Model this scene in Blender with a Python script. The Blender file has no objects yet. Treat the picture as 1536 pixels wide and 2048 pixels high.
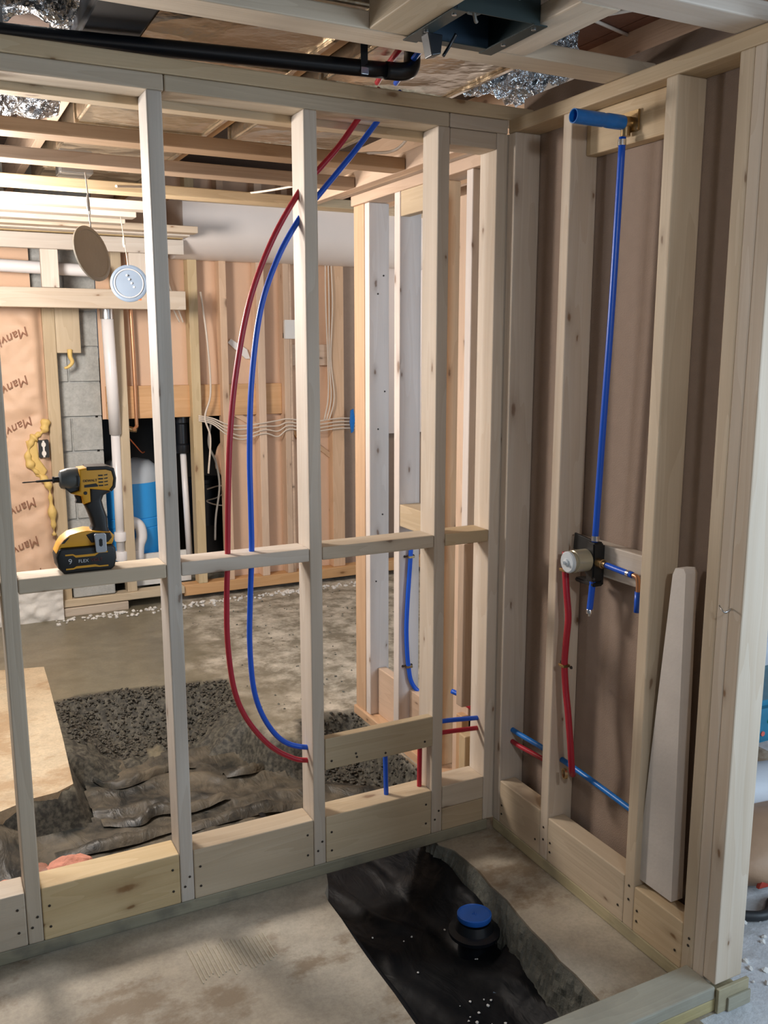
import bpy, bmesh, math, random
import numpy as np
from mathutils import Vector, Matrix, noise
random.seed(7)
D = bpy.data
COL = bpy.context.scene.collection
SC = bpy.context.scene

# ------------------------------------------------------------------ camera, world, lights
cam = D.cameras.new('camera'); cam.sensor_fit = 'HORIZONTAL'; cam.sensor_width = 36.0
cam.lens = 1812.578 / 1536 * 36.0; cam.clip_start = 0.02
co = D.objects.new('camera', cam); COL.objects.link(co)
co.location = (-1.5847, -2.316, 1.5777)
co.rotation_mode = 'XYZ'
co.rotation_euler = (math.radians(90 - 10.3567), math.radians(0.0), math.radians(-27.0022))
SC.camera = co

w = D.worlds.new('world'); SC.world = w; w.use_nodes = True
bg = w.node_tree.nodes['Background']; bg.inputs[0].default_value = (0.75, 0.86, 1.0, 1); bg.inputs[1].default_value = 0.11

def lamp(name, kind, loc, energy, color, size=0.1, rot=None, size_y=None, spot=None):
    l = D.lights.new(name, kind); l.energy = energy; l.color = color
    if kind == 'POINT': l.shadow_soft_size = size
    if kind == 'SPOT': l.shadow_soft_size = size; l.spot_size = math.radians(spot); l.spot_blend = .6
    if kind == 'AREA':
        l.size = size
        if size_y: l.shape = 'RECTANGLE'; l.size_y = size_y
    o = D.objects.new(name, l); o.location = loc; COL.objects.link(o)
    if rot: o.rotation_euler = [math.radians(a) for a in rot]
    return o
lamp('front_room_lamp', 'SPOT', (-1.0, -2.48, 2.0), 34, (.95, .97, 1.0), .055, (69, 0, -36), spot=92); D.lights['front_room_lamp'].spot_blend = 1.0
lamp('front_room_window', 'AREA', (-.5, -4.4, 1.5), 10, (.84, .91, 1.0), 2.6, (88, 0, -6), 1.7)
lamp('back_room_lamp', 'POINT', (-1.50, 1.38, 1.93), 140, (1.0, .91, .83), .2)
lamp('alcove_fill', 'POINT', (-1.95, .50, 1.75), 42, (.93, .95, 1.0), .2)  # added fill standing in for bounce light on the alcove studs
lamp('drywall_fill', 'POINT', (2.0, 2.55, 1.9), 22, (1.0, .93, .86), .15)  # added unseen light, only brightens the white drywall past the alcove
lamp('side_room_window', 'AREA', (1.3, -2.6, 1.5), 52, (.66, .83, 1.0), 1.3, (90, 0, 25), 1.6)

SC.view_settings.view_transform = 'Standard'; SC.view_settings.look = 'None'
SC.view_settings.gamma = 1.0; SC.view_settings.use_curve_mapping = False
SC.view_settings.exposure = 0.0

# ------------------------------------------------------------------ materials
def newmat(name):
    m = D.materials.new(name); m.use_nodes = True
    nt = m.node_tree; b = nt.nodes['Principled BSDF']
    return m, nt, b
def srgb(r, g, b):
    f = lambda c: (c/255/12.92 if c/255 <= .04045 else ((c/255+.055)/1.055)**2.4)
    return (f(r), f(g), f(b), 1)
def plain(name, col, rough=.5, metal=0., bump=0., bscale=60, var=.12, vscale=8, coat=0., trans=0.):
    m, nt, b = newmat(name)
    tc = nt.nodes.new('ShaderNodeTexCoord'); n = nt.nodes.new('ShaderNodeTexNoise'); n.inputs['Scale'].default_value = vscale
    n.inputs['Detail'].default_value = 6
    nt.links.new(tc.outputs['Object'], n.inputs['Vector'])
    mx = nt.nodes.new('ShaderNodeMix'); mx.data_type = 'RGBA'
    mx.inputs[6].default_value = tuple(c*(1-var) for c in col[:3])+(1,); mx.inputs[7].default_value = tuple(min(1, c*(1+var)) for c in col[:3])+(1,)
    nt.links.new(n.outputs['Fac'], mx.inputs[0]); nt.links.new(mx.outputs[2], b.inputs['Base Color'])
    b.inputs['Roughness'].default_value = rough; b.inputs['Metallic'].default_value = metal
    b.inputs['Coat Weight'].default_value = coat
    if bump:
        n2 = nt.nodes.new('ShaderNodeTexNoise'); n2.inputs['Scale'].default_value = bscale; n2.inputs['Detail'].default_value = 5
        nt.links.new(tc.outputs['Object'], n2.inputs['Vector'])
        bp = nt.nodes.new('ShaderNodeBump'); bp.inputs['Strength'].default_value = bump; bp.inputs['Distance'].default_value = .01
        nt.links.new(n2.outputs['Fac'], bp.inputs['Height']); nt.links.new(bp.outputs['Normal'], b.inputs['Normal'])
    return m
def N(nt, t, **k):
    n = nt.nodes.new('ShaderNode'+t)
    for a, v in k.items(): setattr(n, a, v)
    return n
def ramp(nt, fac, stops):
    r = N(nt, 'ValToRGB'); e = r.color_ramp.elements
    while len(e) < len(stops): e.new(.5)
    for i, (p, c) in enumerate(stops): e[i].position = p; e[i].color = c if len(c) == 4 else tuple(c)+(1,)
    nt.links.new(fac, r.inputs[0]); return r.outputs[0]
def mixc(nt, fac, a, b, mode='MIX'):
    m = N(nt, 'Mix', data_type='RGBA', blend_type=mode)
    for s, v in ((0, fac), (6, a), (7, b)):
        if hasattr(v, 'is_output') or isinstance(v, bpy.types.NodeSocket): nt.links.new(v, m.inputs[s])
        else: m.inputs[s].default_value = v
    return m.outputs[2]
def vmath(nt, op, a, b):
    v = N(nt, 'VectorMath', operation=op)
    nt.links.new(a, v.inputs[0])
    if isinstance(b, bpy.types.NodeSocket): nt.links.new(b, v.inputs[1])
    else: v.inputs[1].default_value = b
    return v.outputs[0]
def fmath(nt, op, a, b=None):
    v = N(nt, 'Math', operation=op)
    for i, x in enumerate((a, b)):
        if x is None: continue
        if isinstance(x, bpy.types.NodeSocket): nt.links.new(x, v.inputs[i])
        else: v.inputs[i].default_value = x
    return v.outputs[0]
def wood(name, light, dark, knot=(.16, .075, .03, 1), knots=.62, stain=0.):
    """pine: grain along the piece's own X axis"""
    m, nt, b = newmat(name)
    tc = N(nt, 'TexCoord'); oi = N(nt, 'ObjectInfo')
    off = N(nt, 'CombineXYZ')
    for i, k in enumerate((37.1, 91.7, 53.3)): nt.links.new(fmath(nt, 'MULTIPLY', oi.outputs['Random'], k), off.inputs[i])
    p = vmath(nt, 'ADD', tc.outputs['Object'], off.outputs[0])
    fine = N(nt, 'TexNoise'); fine.inputs['Scale'].default_value = 1; fine.inputs['Detail'].default_value = 4
    nt.links.new(vmath(nt, 'MULTIPLY', p, (3.0, 160, 160)), fine.inputs['Vector'])
    rings = N(nt, 'TexNoise'); rings.inputs['Scale'].default_value = 1; rings.inputs['Detail'].default_value = 2
    nt.links.new(vmath(nt, 'MULTIPLY', p, (.9, 11, 11)), rings.inputs['Vector'])
    rw = fmath(nt, 'FRACT', fmath(nt, 'MULTIPLY', rings.outputs['Fac'], 9.0))
    g = mixc(nt, fmath(nt, 'MULTIPLY', rw, .55), light, dark)
    g = mixc(nt, fmath(nt, 'MULTIPLY', fine.outputs['Fac'], .45), g, dark)
    # broad tone drift
    br = N(nt, 'TexNoise'); br.inputs['Scale'].default_value = 1.0
    nt.links.new(vmath(nt, 'MULTIPLY', p, (1.6, 7, 7)), br.inputs['Vector'])
    g = mixc(nt, .35, g, ramp(nt, br.outputs['Fac'], [(.35, (.55, .52, .47)), (.65, (1, 1, 1))]), 'MULTIPLY')
    # knots
    vo = N(nt, 'TexVoronoi', distance='EUCLIDEAN', voronoi_dimensions='2D'); vo.inputs['Scale'].default_value = 1
    dist = N(nt, 'TexNoise'); dist.inputs['Scale'].default_value = 30
    nt.links.new(p, dist.inputs['Vector'])
    sx = N(nt, 'SeparateXYZ'); nt.links.new(p, sx.inputs[0]); cx = N(nt, 'CombineXYZ')
    nt.links.new(fmath(nt, 'MULTIPLY', sx.outputs[0], 3.4), cx.inputs[0]); nt.links.new(fmath(nt, 'MULTIPLY', fmath(nt, 'ADD', sx.outputs[1], sx.outputs[2]), 9.0), cx.inputs[1])
    pd = vmath(nt, 'ADD', cx.outputs[0], vmath(nt, 'MULTIPLY', dist.outputs['Color'], (.10, .10, .10)))
    nt.links.new(pd, vo.inputs['Vector'])
    sp = N(nt, 'SeparateColor'); nt.links.new(vo.outputs['Color'], sp.inputs[0])
    on = fmath(nt, 'GREATER_THAN', sp.outputs[0], knots)
    kd = fmath(nt, 'MULTIPLY', vo.outputs['Distance'], fmath(nt, 'ADD', fmath(nt, 'MULTIPLY', sp.outputs[1], 1.6), .55))
    kn = ramp(nt, kd, [(.0, (1, 1, 1)), (.035, (.9,)*3), (.06, (.35,)*3), (.11, (.14,)*3), (.20, (0, 0, 0))])
    kf = fmath(nt, 'MULTIPLY', kn, on)
    g = mixc(nt, fmath(nt, 'MULTIPLY', kf, .85), g, knot)
    # per piece tint
    hs = N(nt, 'HueSaturation'); nt.links.new(g, hs.inputs['Color'])
    nt.links.new(fmath(nt, 'ADD', fmath(nt, 'MULTIPLY', oi.outputs['Random'], .22), .90), hs.inputs['Value'])
    r2 = fmath(nt, 'FRACT', fmath(nt, 'MULTIPLY', oi.outputs['Random'], 17.3))
    nt.links.new(fmath(nt, 'ADD', fmath(nt, 'MULTIPLY', r2, .5), .72), hs.inputs['Saturation'])
    g = hs.outputs[0]
    if stain:
        sn = N(nt, 'TexNoise'); sn.inputs['Scale'].default_value = 9; sn.inputs['Detail'].default_value = 6
        nt.links.new(p, sn.inputs['Vector'])
        g = mixc(nt, fmath(nt, 'MULTIPLY', ramp(nt, sn.outputs['Fac'], [(.48, (0, 0, 0)), (.62, (1, 1, 1))]), stain), g, (.12, .11, .09, 1))
    nt.links.new(g, b.inputs['Base Color']); b.inputs['Roughness'].default_value = .62
    bp = N(nt, 'Bump'); bp.inputs['Strength'].default_value = .18; bp.inputs['Distance'].default_value = .004
    nt.links.new(fine.outputs['Fac'], bp.inputs['Height']); nt.links.new(bp.outputs['Normal'], b.inputs['Normal'])
    return m
M = {}
M['pine'] = wood('pine', (.66, .54, .385, 1), (.53, .405, .265, 1))
M['pine_brown'] = wood('pine_brown', (.42, .285, .18, 1), (.32, .205, .12, 1))
M['treated_grey'] = wood('treated_grey', (.44, .425, .345, 1), (.36, .34, .27, 1), knots=.8, stain=.15)
M['pine_white'] = wood('pine_white', (.69, .61, .515, 1), (.58, .475, .37, 1), knots=.55)
M['pine_pale'] = wood('pine_pale', (.80, .73, .68, 1), (.70, .61, .55, 1), knots=.5)
M['pine_orange'] = wood('pine_orange', (.70, .46, .28, 1), (.58, .35, .19, 1), knots=.7)
M['pine_dark'] = wood('pine_dark', (.40, .25, .14, 1), (.28, .17, .09, 1), knots=.7)
M['pine_yellow'] = wood('pine_yellow', (.63, .50, .32, 1), (.50, .375, .215, 1), knots=.6)
M['treated'] = wood('treated', (.50, .43, .25, 1), (.38, .32, .17, 1), knots=.75, stain=.25)
M['treated_dirty'] = wood('treated_dirty', (.38, .35, .27, 1), (.29, .27, .20, 1), knots=.8, stain=.55)
M['pex_blue'] = plain('pex_blue', (.01, .10, .62, 1), .32, var=.08)
M['pex_blue_light'] = plain('pex_blue_light', (.01, .17, .56, 1), .35, var=.25, vscale=60)
M['pex_red'] = plain('pex_red', (.42, .018, .035, 1), .34, var=.08)
M['abs'] = plain('abs', (.006, .008, .012, 1), .33, var=.3)
M['brass'] = plain('brass', (.42, .30, .16, 1), .35, 1., var=.3, vscale=80)
M['copper'] = plain('copper', (.55, .28, .15, 1), .35, .7, var=.2)
M['chrome'] = plain('chrome', (.75, .75, .76, 1), .22, 1.)
M['steel'] = plain('steel', (.5, .5, .5, 1), .35, 1.)
M['valve_cap'] = plain('valve_cap', (.42, .38, .27, 1), .25, .2)
M['clear_cap'] = plain('clear_cap', (.62, .68, .72, 1), .2)
M['black_plastic'] = plain('black_plastic', (.012, .012, .012, 1), .45)
M['screw'] = plain('screw', (.03, .022, .016, 1), .6)
M['silver_plastic'] = plain('silver_plastic', (.45, .47, .5, 1), .35, .5)
M['drill_yellow'] = plain('drill_yellow', (.72, .34, .02, 1), .42, var=.05)
M['drill_grey'] = plain('drill_grey', (.11, .115, .11, 1), .45, .3)
M['label_white'] = plain('label_white', (.6, .6, .6, 1), .5)
M['label_red'] = plain('label_red', (.13, .02, .02, 1), .5)
M['cap_blue'] = plain('cap_blue', (.02, .14, .58, 1), .4, var=.2, vscale=30)
M['green_steel'] = plain('green_steel', (.022, .036, .036, 1), .42, .3, var=.2)
M['blue_steel'] = plain('blue_steel', (.03, .055, .085, 1), .4, .2, var=.2)
M['disc_blue'] = plain('disc_blue', (.15, .20, .27, 1), .45)
M['disc_dark'] = plain('disc_dark', (.30, .26, .20, 1), .5, bump=.2)
M['pvc'] = plain('pvc', (.80, .78, .78, 1), .3, var=.05)
M['tank_blue'] = plain('tank_blue', (.04, .36, .85, 1), .3, var=.06)
M['tank_white'] = plain('tank_white', (.55, .60, .65, 1), .35)
M['cable_white'] = plain('cable_white', (.68, .58, .48, 1), .45)
M['cable_grey'] = plain('cable_grey', (.28, .26, .23, 1), .5)
M['cable_orange'] = plain('cable_orange', (.65, .16, .05, 1), .5)
M['white_paint'] = plain('white_paint', (.78, .75, .71, 1), .6, var=.03)
M['soffit_white'] = plain('soffit_white', (.74, .68, .64, 1), .4, var=.03)
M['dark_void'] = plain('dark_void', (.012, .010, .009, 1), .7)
M['brown_board'] = plain('brown_board', (.32, .235, .18, 1), .8, bump=.25, bscale=300, var=.10, vscale=25)
M['kraft_board'] = plain('kraft_board', (.70, .47, .32, 1), .75, bump=.1, var=.08, vscale=4)
M['foam_yellow'] = plain('foam_yellow', (.68, .48, .16, 1), .6, bump=.4, bscale=30)
M['insul_pink'] = plain('insul_pink', (.62, .27, .19, 1), .9, bump=.8, bscale=60, var=.3, vscale=25)
M['insul_brown'] = plain('insul_brown', (.27, .12, .08, 1), .55, bump=.3, var=.3)
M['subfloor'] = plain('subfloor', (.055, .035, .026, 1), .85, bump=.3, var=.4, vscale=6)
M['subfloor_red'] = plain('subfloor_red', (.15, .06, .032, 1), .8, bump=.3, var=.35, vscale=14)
M['rubber_dark'] = plain('rubber_dark', (.02, .022, .025, 1), .5)
M['paper_bag'] = plain('paper_bag', (.42, .27, .17, 1), .6, bump=.3, bscale=20)
M['print_red'] = plain('print_red', (.42, .05, .03, 1), .6)
M['teal_plastic'] = plain('teal_plastic', (.03, .20, .32, 1), .4, var=.35, vscale=20)
M['white_plastic'] = plain('white_plastic', (.62, .65, .70, 1), .45, bump=.3, bscale=14)
M['white_debris'] = plain('white_debris', (.72, .70, .66, 1), .8, bump=.5, bscale=25, var=.15)
M['cardboard'] = plain('cardboard', (.38, .26, .16, 1), .8)
M['drywall'] = plain('drywall', (.72, .64, .60, 1), .8, var=.03)
M['ink'] = plain('ink', (.27, .13, .08, 1), .8)

def metal_duct(name, col, rough, bump, scale, bdist=.02, aniso=(1, 1, 1)):
    m, nt, b = newmat(name)
    tc = N(nt, 'TexCoord'); v = N(nt, 'TexVoronoi', feature='F1'); v.inputs['Scale'].default_value = scale
    nz = N(nt, 'TexNoise'); nz.inputs['Scale'].default_value = scale*.6; nz.inputs['Detail'].default_value = 5
    vv = vmath(nt, 'MULTIPLY', tc.outputs['Object'], aniso)
    nt.links.new(vv, nz.inputs['Vector'])
    nt.links.new(vmath(nt, 'ADD', vv, vmath(nt, 'MULTIPLY', nz.outputs['Color'], (.3, .3, .3))), v.inputs['Vector'])
    nt.links.new(mixc(nt, nz.outputs['Fac'], tuple(c*.7 for c in col[:3])+(1,), col), b.inputs['Base Color'])
    b.inputs['Metallic'].default_value = .92; b.inputs['Roughness'].default_value = rough
    bp = N(nt, 'Bump'); bp.inputs['Strength'].default_value = bump; bp.inputs['Distance'].default_value = bdist
    s = fmath(nt, 'ADD', v.outputs['Distance'], nz.outputs['Fac'])
    nt.links.new(s, bp.inputs['Height']); nt.links.new(bp.outputs['Normal'], b.inputs['Normal'])
    return m
M['galv'] = metal_duct('galv', (.50, .42, .31, 1), .27, .35, 5, .05)
M['foil'] = metal_duct('foil', (.72, .74, .76, 1), .18, 1.0, 15, .05)

def concrete(name, a, b_, stain, stain_amt, rough=(.5, .8), bump=.4, scale=2.2, attr=False):
    m, nt, b = newmat(name)
    tc = N(nt, 'TexCoord'); P_ = tc.outputs['Object']
    def nz(s, d=8, r=.6):
        n = N(nt, 'TexNoise'); n.inputs['Scale'].default_value = s; n.inputs['Detail'].default_value = d; n.inputs['Roughness'].default_value = r
        nt.links.new(P_, n.inputs['Vector']); return n.outputs['Fac']
    big = nz(scale); mid = nz(scale*6); fine = nz(90, 6, .7)
    c = mixc(nt, ramp(nt, big, [(.35, (0, 0, 0)), (.65, (1, 1, 1))]), a, b_)
    c = mixc(nt, .5, c, ramp(nt, mid, [(.3, (.55,)*3), (.7, (1, 1, 1))]), 'MULTIPLY')
    c = mixc(nt, .5, c, ramp(nt, fine, [(.3, (.6,)*3), (.62, (1, 1, 1))]), 'MULTIPLY')
    n3 = N(nt, 'TexNoise'); n3.inputs['Scale'].default_value = 3.2; n3.inputs['Detail'].default_value = 9; n3.inputs['Roughness'].default_value = .65
    nt.links.new(vmath(nt, 'MULTIPLY', P_, (1, 1.3, 1)), n3.inputs['Vector'])
    c = mixc(nt, fmath(nt, 'MULTIPLY', ramp(nt, n3.outputs['Fac'], [(.52, (0, 0, 0)), (.60, (1, 1, 1))]), stain_amt), c, stain)
    r = N(nt, 'MapRange'); nt.links.new(big, r.inputs[0]); r.inputs[3].default_value = rough[0]; r.inputs[4].default_value = rough[1]
    rout = r.outputs[0]
    if attr:
        at = N(nt, 'Attribute', attribute_name='mud'); ad = N(nt, 'Attribute', attribute_name='dust')
        mudc = mixc(nt, ramp(nt, nz(55, 5), [(.4, (0, 0, 0)), (.7, (1, 1, 1))]), (.030, .028, .022, 1), (.13, .12, .09, 1))
        dustc = mixc(nt, ramp(nt, nz(7, 9, .7), [(.42, (0, 0, 0)), (.62, (1, 1, 1))]), (.22, .195, .145, 1), (.60, .55, .46, 1))
        c = mixc(nt, ad.outputs['Fac'], c, dustc)
        c = mixc(nt, at.outputs['Fac'], c, mudc)
        rr = N(nt, 'Mix', data_type='FLOAT'); nt.links.new(ad.outputs['Fac'], rr.inputs[0]); nt.links.new(rout, rr.inputs[2]); rr.inputs[3].default_value = .8
        rout = rr.outputs[0]
        r2 = N(nt, 'Mix', data_type='FLOAT'); nt.links.new(at.outputs['Fac'], r2.inputs[0]); nt.links.new(rout, r2.inputs[2]); r2.inputs[3].default_value = .72
        rout = r2.outputs[0]
    nt.links.new(c, b.inputs['Base Color']); nt.links.new(rout, b.inputs['Roughness'])
    bp = N(nt, 'Bump'); bp.inputs['Strength'].default_value = bump; bp.inputs['Distance'].default_value = .006
    nt.links.new(fmath(nt, 'ADD', mid, fmath(nt, 'MULTIPLY', fine, .5)), bp.inputs['Height']); nt.links.new(bp.outputs['Normal'], b.inputs['Normal'])
    return m
M['slab'] = concrete('slab', (.42, .355, .265, 1), (.53, .47, .375, 1), (.21, .15, .09, 1), .8)
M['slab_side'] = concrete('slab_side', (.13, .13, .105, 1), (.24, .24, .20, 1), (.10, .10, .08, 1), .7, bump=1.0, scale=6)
M['slab_old'] = concrete('slab_old', (.62, .48, .31, 1), (.72, .60, .42, 1), (.40, .26, .14, 1), .7, bump=.7)
M['slab_wet'] = concrete('slab_wet', (.21, .185, .125, 1), (.265, .235, .165, 1), (.14, .12, .08, 1), .5, rough=(.30, .45), bump=.12, attr=True)
M['floor_white'] = concrete('floor_white', (.66, .70, .74, 1), (.78, .80, .83, 1), (.42, .42, .42, 1), .8, bump=.8)
M['block'] = concrete('block', (.42, .43, .41, 1), (.54, .55, .53, 1), (.50, .50, .47, 1), .4, bump=.5, scale=4)
def plastic_sheet(name, base, dust, amount, rough=.28):
    m, nt, b = newmat(name)
    tc = N(nt, 'TexCoord')
    n = N(nt, 'TexNoise'); n.inputs['Scale'].default_value = 4.5; n.inputs['Detail'].default_value = 9; n.inputs['Roughness'].default_value = .68
    nt.links.new(tc.outputs['Object'], n.inputs['Vector'])
    f = fmath(nt, 'MULTIPLY', ramp(nt, n.outputs['Fac'], [(.40, (0, 0, 0)), (.66, (1, 1, 1))]), amount)
    nt.links.new(mixc(nt, f, base, dust), b.inputs['Base Color'])
    r = N(nt, 'MapRange'); nt.links.new(f, r.inputs[0]); r.inputs[3].default_value = rough; r.inputs[4].default_value = .8
    nt.links.new(r.outputs[0], b.inputs['Roughness'])
    n2 = N(nt, 'TexNoise'); n2.inputs['Scale'].default_value = 16; n2.inputs['Detail'].default_value = 4; n2.inputs['Distortion'].default_value = 1.2
    nt.links.new(vmath(nt, 'MULTIPLY', tc.outputs['Object'], (1, .45, 1)), n2.inputs['Vector'])
    bp = N(nt, 'Bump'); bp.inputs['Strength'].default_value = .5; bp.inputs['Distance'].default_value = .02
    nt.links.new(n2.outputs['Fac'], bp.inputs['Height']); nt.links.new(bp.outputs['Normal'], b.inputs['Normal'])
    return m
M['poly_black'] = plastic_sheet('poly_black', (.004, .005, .007, 1), (.016, .016, .016, 1), .5, .46)
M['poly_black'].node_tree.nodes['Principled BSDF'].inputs['Specular IOR Level'].default_value = .18
for n_ in M['poly_black'].node_tree.nodes:
    if n_.type == 'BUMP': n_.inputs['Strength'].default_value = .25
M['poly_dusty'] = plastic_sheet('poly_dusty', (.014, .016, .015, 1), (.17, .14, .095, 1), .85, .42)
M['kraft'] = plain('kraft', (.66, .45, .31, 1), .6, bump=.5, bscale=9, var=.1, vscale=5)

# ------------------------------------------------------------------ helpers
def meta(o, label=None, cat=None, group=None, kind=None):
    if label: o['label'] = label
    if cat: o['category'] = cat
    if group: o['group'] = group
    if kind: o['kind'] = kind
    return o
def thing(name, loc, label, cat, group=None):
    o = D.objects.new(name, None); o.location = loc; o.empty_display_size = .05; COL.objects.link(o)
    return meta(o, label, cat, group)
def origin(o):
    v = Vector((0, 0, 0))
    while o is not None: v += Vector(o.location); o = o.parent
    return v
def link(name, me, mat, parent=None, smooth=False, loc=(0, 0, 0)):
    """mesh with world coordinates relative to loc; parents have no rotation or only via children"""
    o = D.objects.new(name, me); COL.objects.link(o)
    if mat: me.materials.append(M[mat] if isinstance(mat, str) else mat)
    if parent is not None:
        o.parent = parent; o.location = Vector(loc) - origin(parent)
        if any(abs(a) > 1e-6 for a in parent.rotation_euler):
            R_ = parent.rotation_euler.to_matrix().inverted(); o.location = R_ @ o.location; o.rotation_euler = R_.to_euler()
    else: o.location = loc
    if smooth:
        for p in me.polygons: p.use_smooth = True
    return o
def pydata(name, v, f, mat, parent=None, smooth=False, loc=None):
    if loc is None:
        a = np.array(v); loc = tuple((a.min(0)+a.max(0))/2)
    me = D.meshes.new(name); me.from_pydata([tuple(Vector(p)-Vector(loc)) for p in v], [], f); me.update()
    return link(name, me, mat, parent, smooth, loc)
def lumber(name, x0, x1, y0, y1, z0, z1, mat='pine', parent=None, bev=.0035, rot=None):
    c = Vector(((x0+x1)/2, (y0+y1)/2, (z0+z1)/2)); d = (x1-x0, y1-y0, z1-z0)
    k = max(range(3), key=lambda i: d[i])
    bm = bmesh.new(); bmesh.ops.create_cube(bm, size=1)
    if k == 0: dims = d; R = Matrix.Identity(3)
    elif k == 1: dims = (d[1], d[0], d[2]); R = Matrix(((0, -1, 0), (1, 0, 0), (0, 0, 1)))
    else: dims = (d[2], d[1], d[0]); R = Matrix(((0, 0, -1), (0, 1, 0), (1, 0, 0)))
    for v in bm.verts: v.co = Vector([v.co[i]*dims[i] for i in range(3)])
    if bev: bmesh.ops.bevel(bm, geom=[e for e in bm.edges], offset=min(bev, min(dims)*.3), segments=2, profile=.5, affect='EDGES')
    me = D.meshes.new(name); bm.to_mesh(me); bm.free()
    for p in me.polygons: p.use_smooth = False
    o = link(name, me, mat, parent, False, c)
    o.rotation_euler = R.to_euler()
    return o
def box(name, x0, x1, y0, y1, z0, z1, mat, parent=None, bev=.002, segs=2, smooth=False):
    c = Vector(((x0+x1)/2, (y0+y1)/2, (z0+z1)/2)); d = (x1-x0, y1-y0, z1-z0)
    bm = bmesh.new(); bmesh.ops.create_cube(bm, size=1)
    for v in bm.verts: v.co = Vector([v.co[i]*d[i] for i in range(3)])
    if bev: bmesh.ops.bevel(bm, geom=list(bm.edges), offset=bev, segments=segs, affect='EDGES')
    me = D.meshes.new(name); bm.to_mesh(me); bm.free()
    return link(name, me, mat, parent, smooth, c)
def spline(pts, n=8):
    P = [Vector(p) for p in pts]
    if len(P) < 3: return P
    out = []
    for i in range(len(P)-1):
        p0 = P[i-1] if i else P[0]*2-P[1]; p1 = P[i]; p2 = P[i+1]; p3 = P[i+2] if i+2 < len(P) else P[-1]*2-P[-2]
        for j in range(n):
            t = j/n
            out.append(.5*((2*p1)+(p2-p0)*t+(2*p0-5*p1+4*p2-p3)*t*t+(-p0+3*p1-3*p2+p3)*t**3))
    out.append(P[-1]); return out
def tube(name, pts, r, mat, parent=None, n=8, seg=12, sm=True):
    P = spline(pts, n) if sm else [Vector(p) for p in pts]
    rr = r if callable(r) else (lambda t: r)
    v = []; f = []; up = None
    for i, p in enumerate(P):
        t = (P[min(i+1, len(P)-1)]-P[max(i-1, 0)]).normalized()
        if up is None:
            up = t.orthogonal().normalized()
        up = (up-t*up.dot(t)).normalized(); s = t.cross(up)
        R = rr(i/(len(P)-1))
        for k in range(seg):
            a = 2*math.pi*k/seg; v.append(p+(up*math.cos(a)+s*math.sin(a))*R)
    for i in range(len(P)-1):
        for k in range(seg):
            a = i*seg+k; b = i*seg+(k+1) % seg; f.append((a, b, b+seg, a+seg))
    f.append(tuple(range(seg))[::-1]); f.append(tuple(range((len(P)-1)*seg, len(P)*seg)))
    o = pydata(name, v, f, mat, parent)
    for p in o.data.polygons: p.use_smooth = len(p.vertices) == 4
    return o
def lathe(name, prof, c, axis, mat, parent=None, seg=32, caps=True):
    """prof: list of (radius, height along axis)"""
    ax = Vector(axis).normalized(); u = ax.orthogonal().normalized(); s = ax.cross(u); c = Vector(c)
    v = []; f = []
    for r, h in prof:
        for k in range(seg):
            a = 2*math.pi*k/seg; v.append(c+ax*h+(u*math.cos(a)+s*math.sin(a))*max(r, 1e-5))
    for i in range(len(prof)-1):
        for k in range(seg):
            a = i*seg+k; b = i*seg+(k+1) % seg; f.append((a, b, b+seg, a+seg))
    if caps: f.append(tuple(range(seg))[::-1]); f.append(tuple(range((len(prof)-1)*seg, len(prof)*seg)))
    o = pydata(name, v, f, mat, parent)
    md = o.modifiers.new('e', 'EDGE_SPLIT'); md.split_angle = math.radians(35)
    for p in o.data.polygons: p.use_smooth = True
    return o
def prism(name, poly, y0, y1, mat, parent=None, plane='xz', bev=0, segs=3, smooth=False):
    m = {'xz': lambda a, b, t: (a, t, b), 'xy': lambda a, b, t: (a, b, t), 'yz': lambda a, b, t: (t, a, b)}[plane]
    n = len(poly)
    v = [m(a, b, y0) for a, b in poly]+[m(a, b, y1) for a, b in poly]
    f = [tuple(range(n)), tuple(range(n, 2*n))[::-1]]+[(i, i+n, (i+1) % n+n, (i+1) % n) for i in range(n)]
    a = np.array(v); loc = Vector((a.min(0)+a.max(0))/2)
    bm = bmesh.new(); bv = [bm.verts.new(Vector(p)-loc) for p in v]
    for q in f: bm.faces.new([bv[i] for i in q])
    bmesh.ops.recalc_face_normals(bm, faces=bm.faces)
    if bev:
        caps = [e for e in bm.edges if len(e.link_faces) == 2 and any(len(g.verts) == n for g in e.link_faces)]
        bmesh.ops.bevel(bm, geom=caps, offset=bev, segments=segs, affect='EDGES', profile=.5, clamp_overlap=True)
    me = D.meshes.new(name); bm.to_mesh(me); bm.free()
    o = link(name, me, mat, parent, smooth, loc)
    if smooth:
        md = o.modifiers.new('e', 'EDGE_SPLIT'); md.split_angle = math.radians(40)
    return o
def grid(name, x0, x1, y0, y1, nx, ny, fz, mat, parent=None, keep=None, attrs=None, smooth=True, thick=0, mapf=None):
    v = []; idx = {}; f = []
    A = {k: [] for k in (attrs or {})}
    for j in range(ny+1):
        for i in range(nx+1):
            x = x0+(x1-x0)*i/nx; y = y0+(y1-y0)*j/ny
            if keep and not keep(x, y): continue
            idx[i, j] = len(v); z = fz(x, y)
            v.append(mapf(x, y, z) if mapf else (x, y, z))
            for k in A: A[k].append(attrs[k](x, y, z))
    for j in range(ny):
        for i in range(nx):
            q = [idx.get(k) for k in ((i, j), (i+1, j), (i+1, j+1), (i, j+1))]
            if None not in q: f.append(tuple(q))
    o = pydata(name, v, f, mat, parent, smooth)
    for k in A:
        at = o.data.attributes.new(k, 'FLOAT', 'POINT'); at.data.foreach_set('value', A[k])
    if thick:
        md = o.modifiers.new('s', 'SOLIDIFY'); md.thickness = thick; md.offset = -1
    return o
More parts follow.
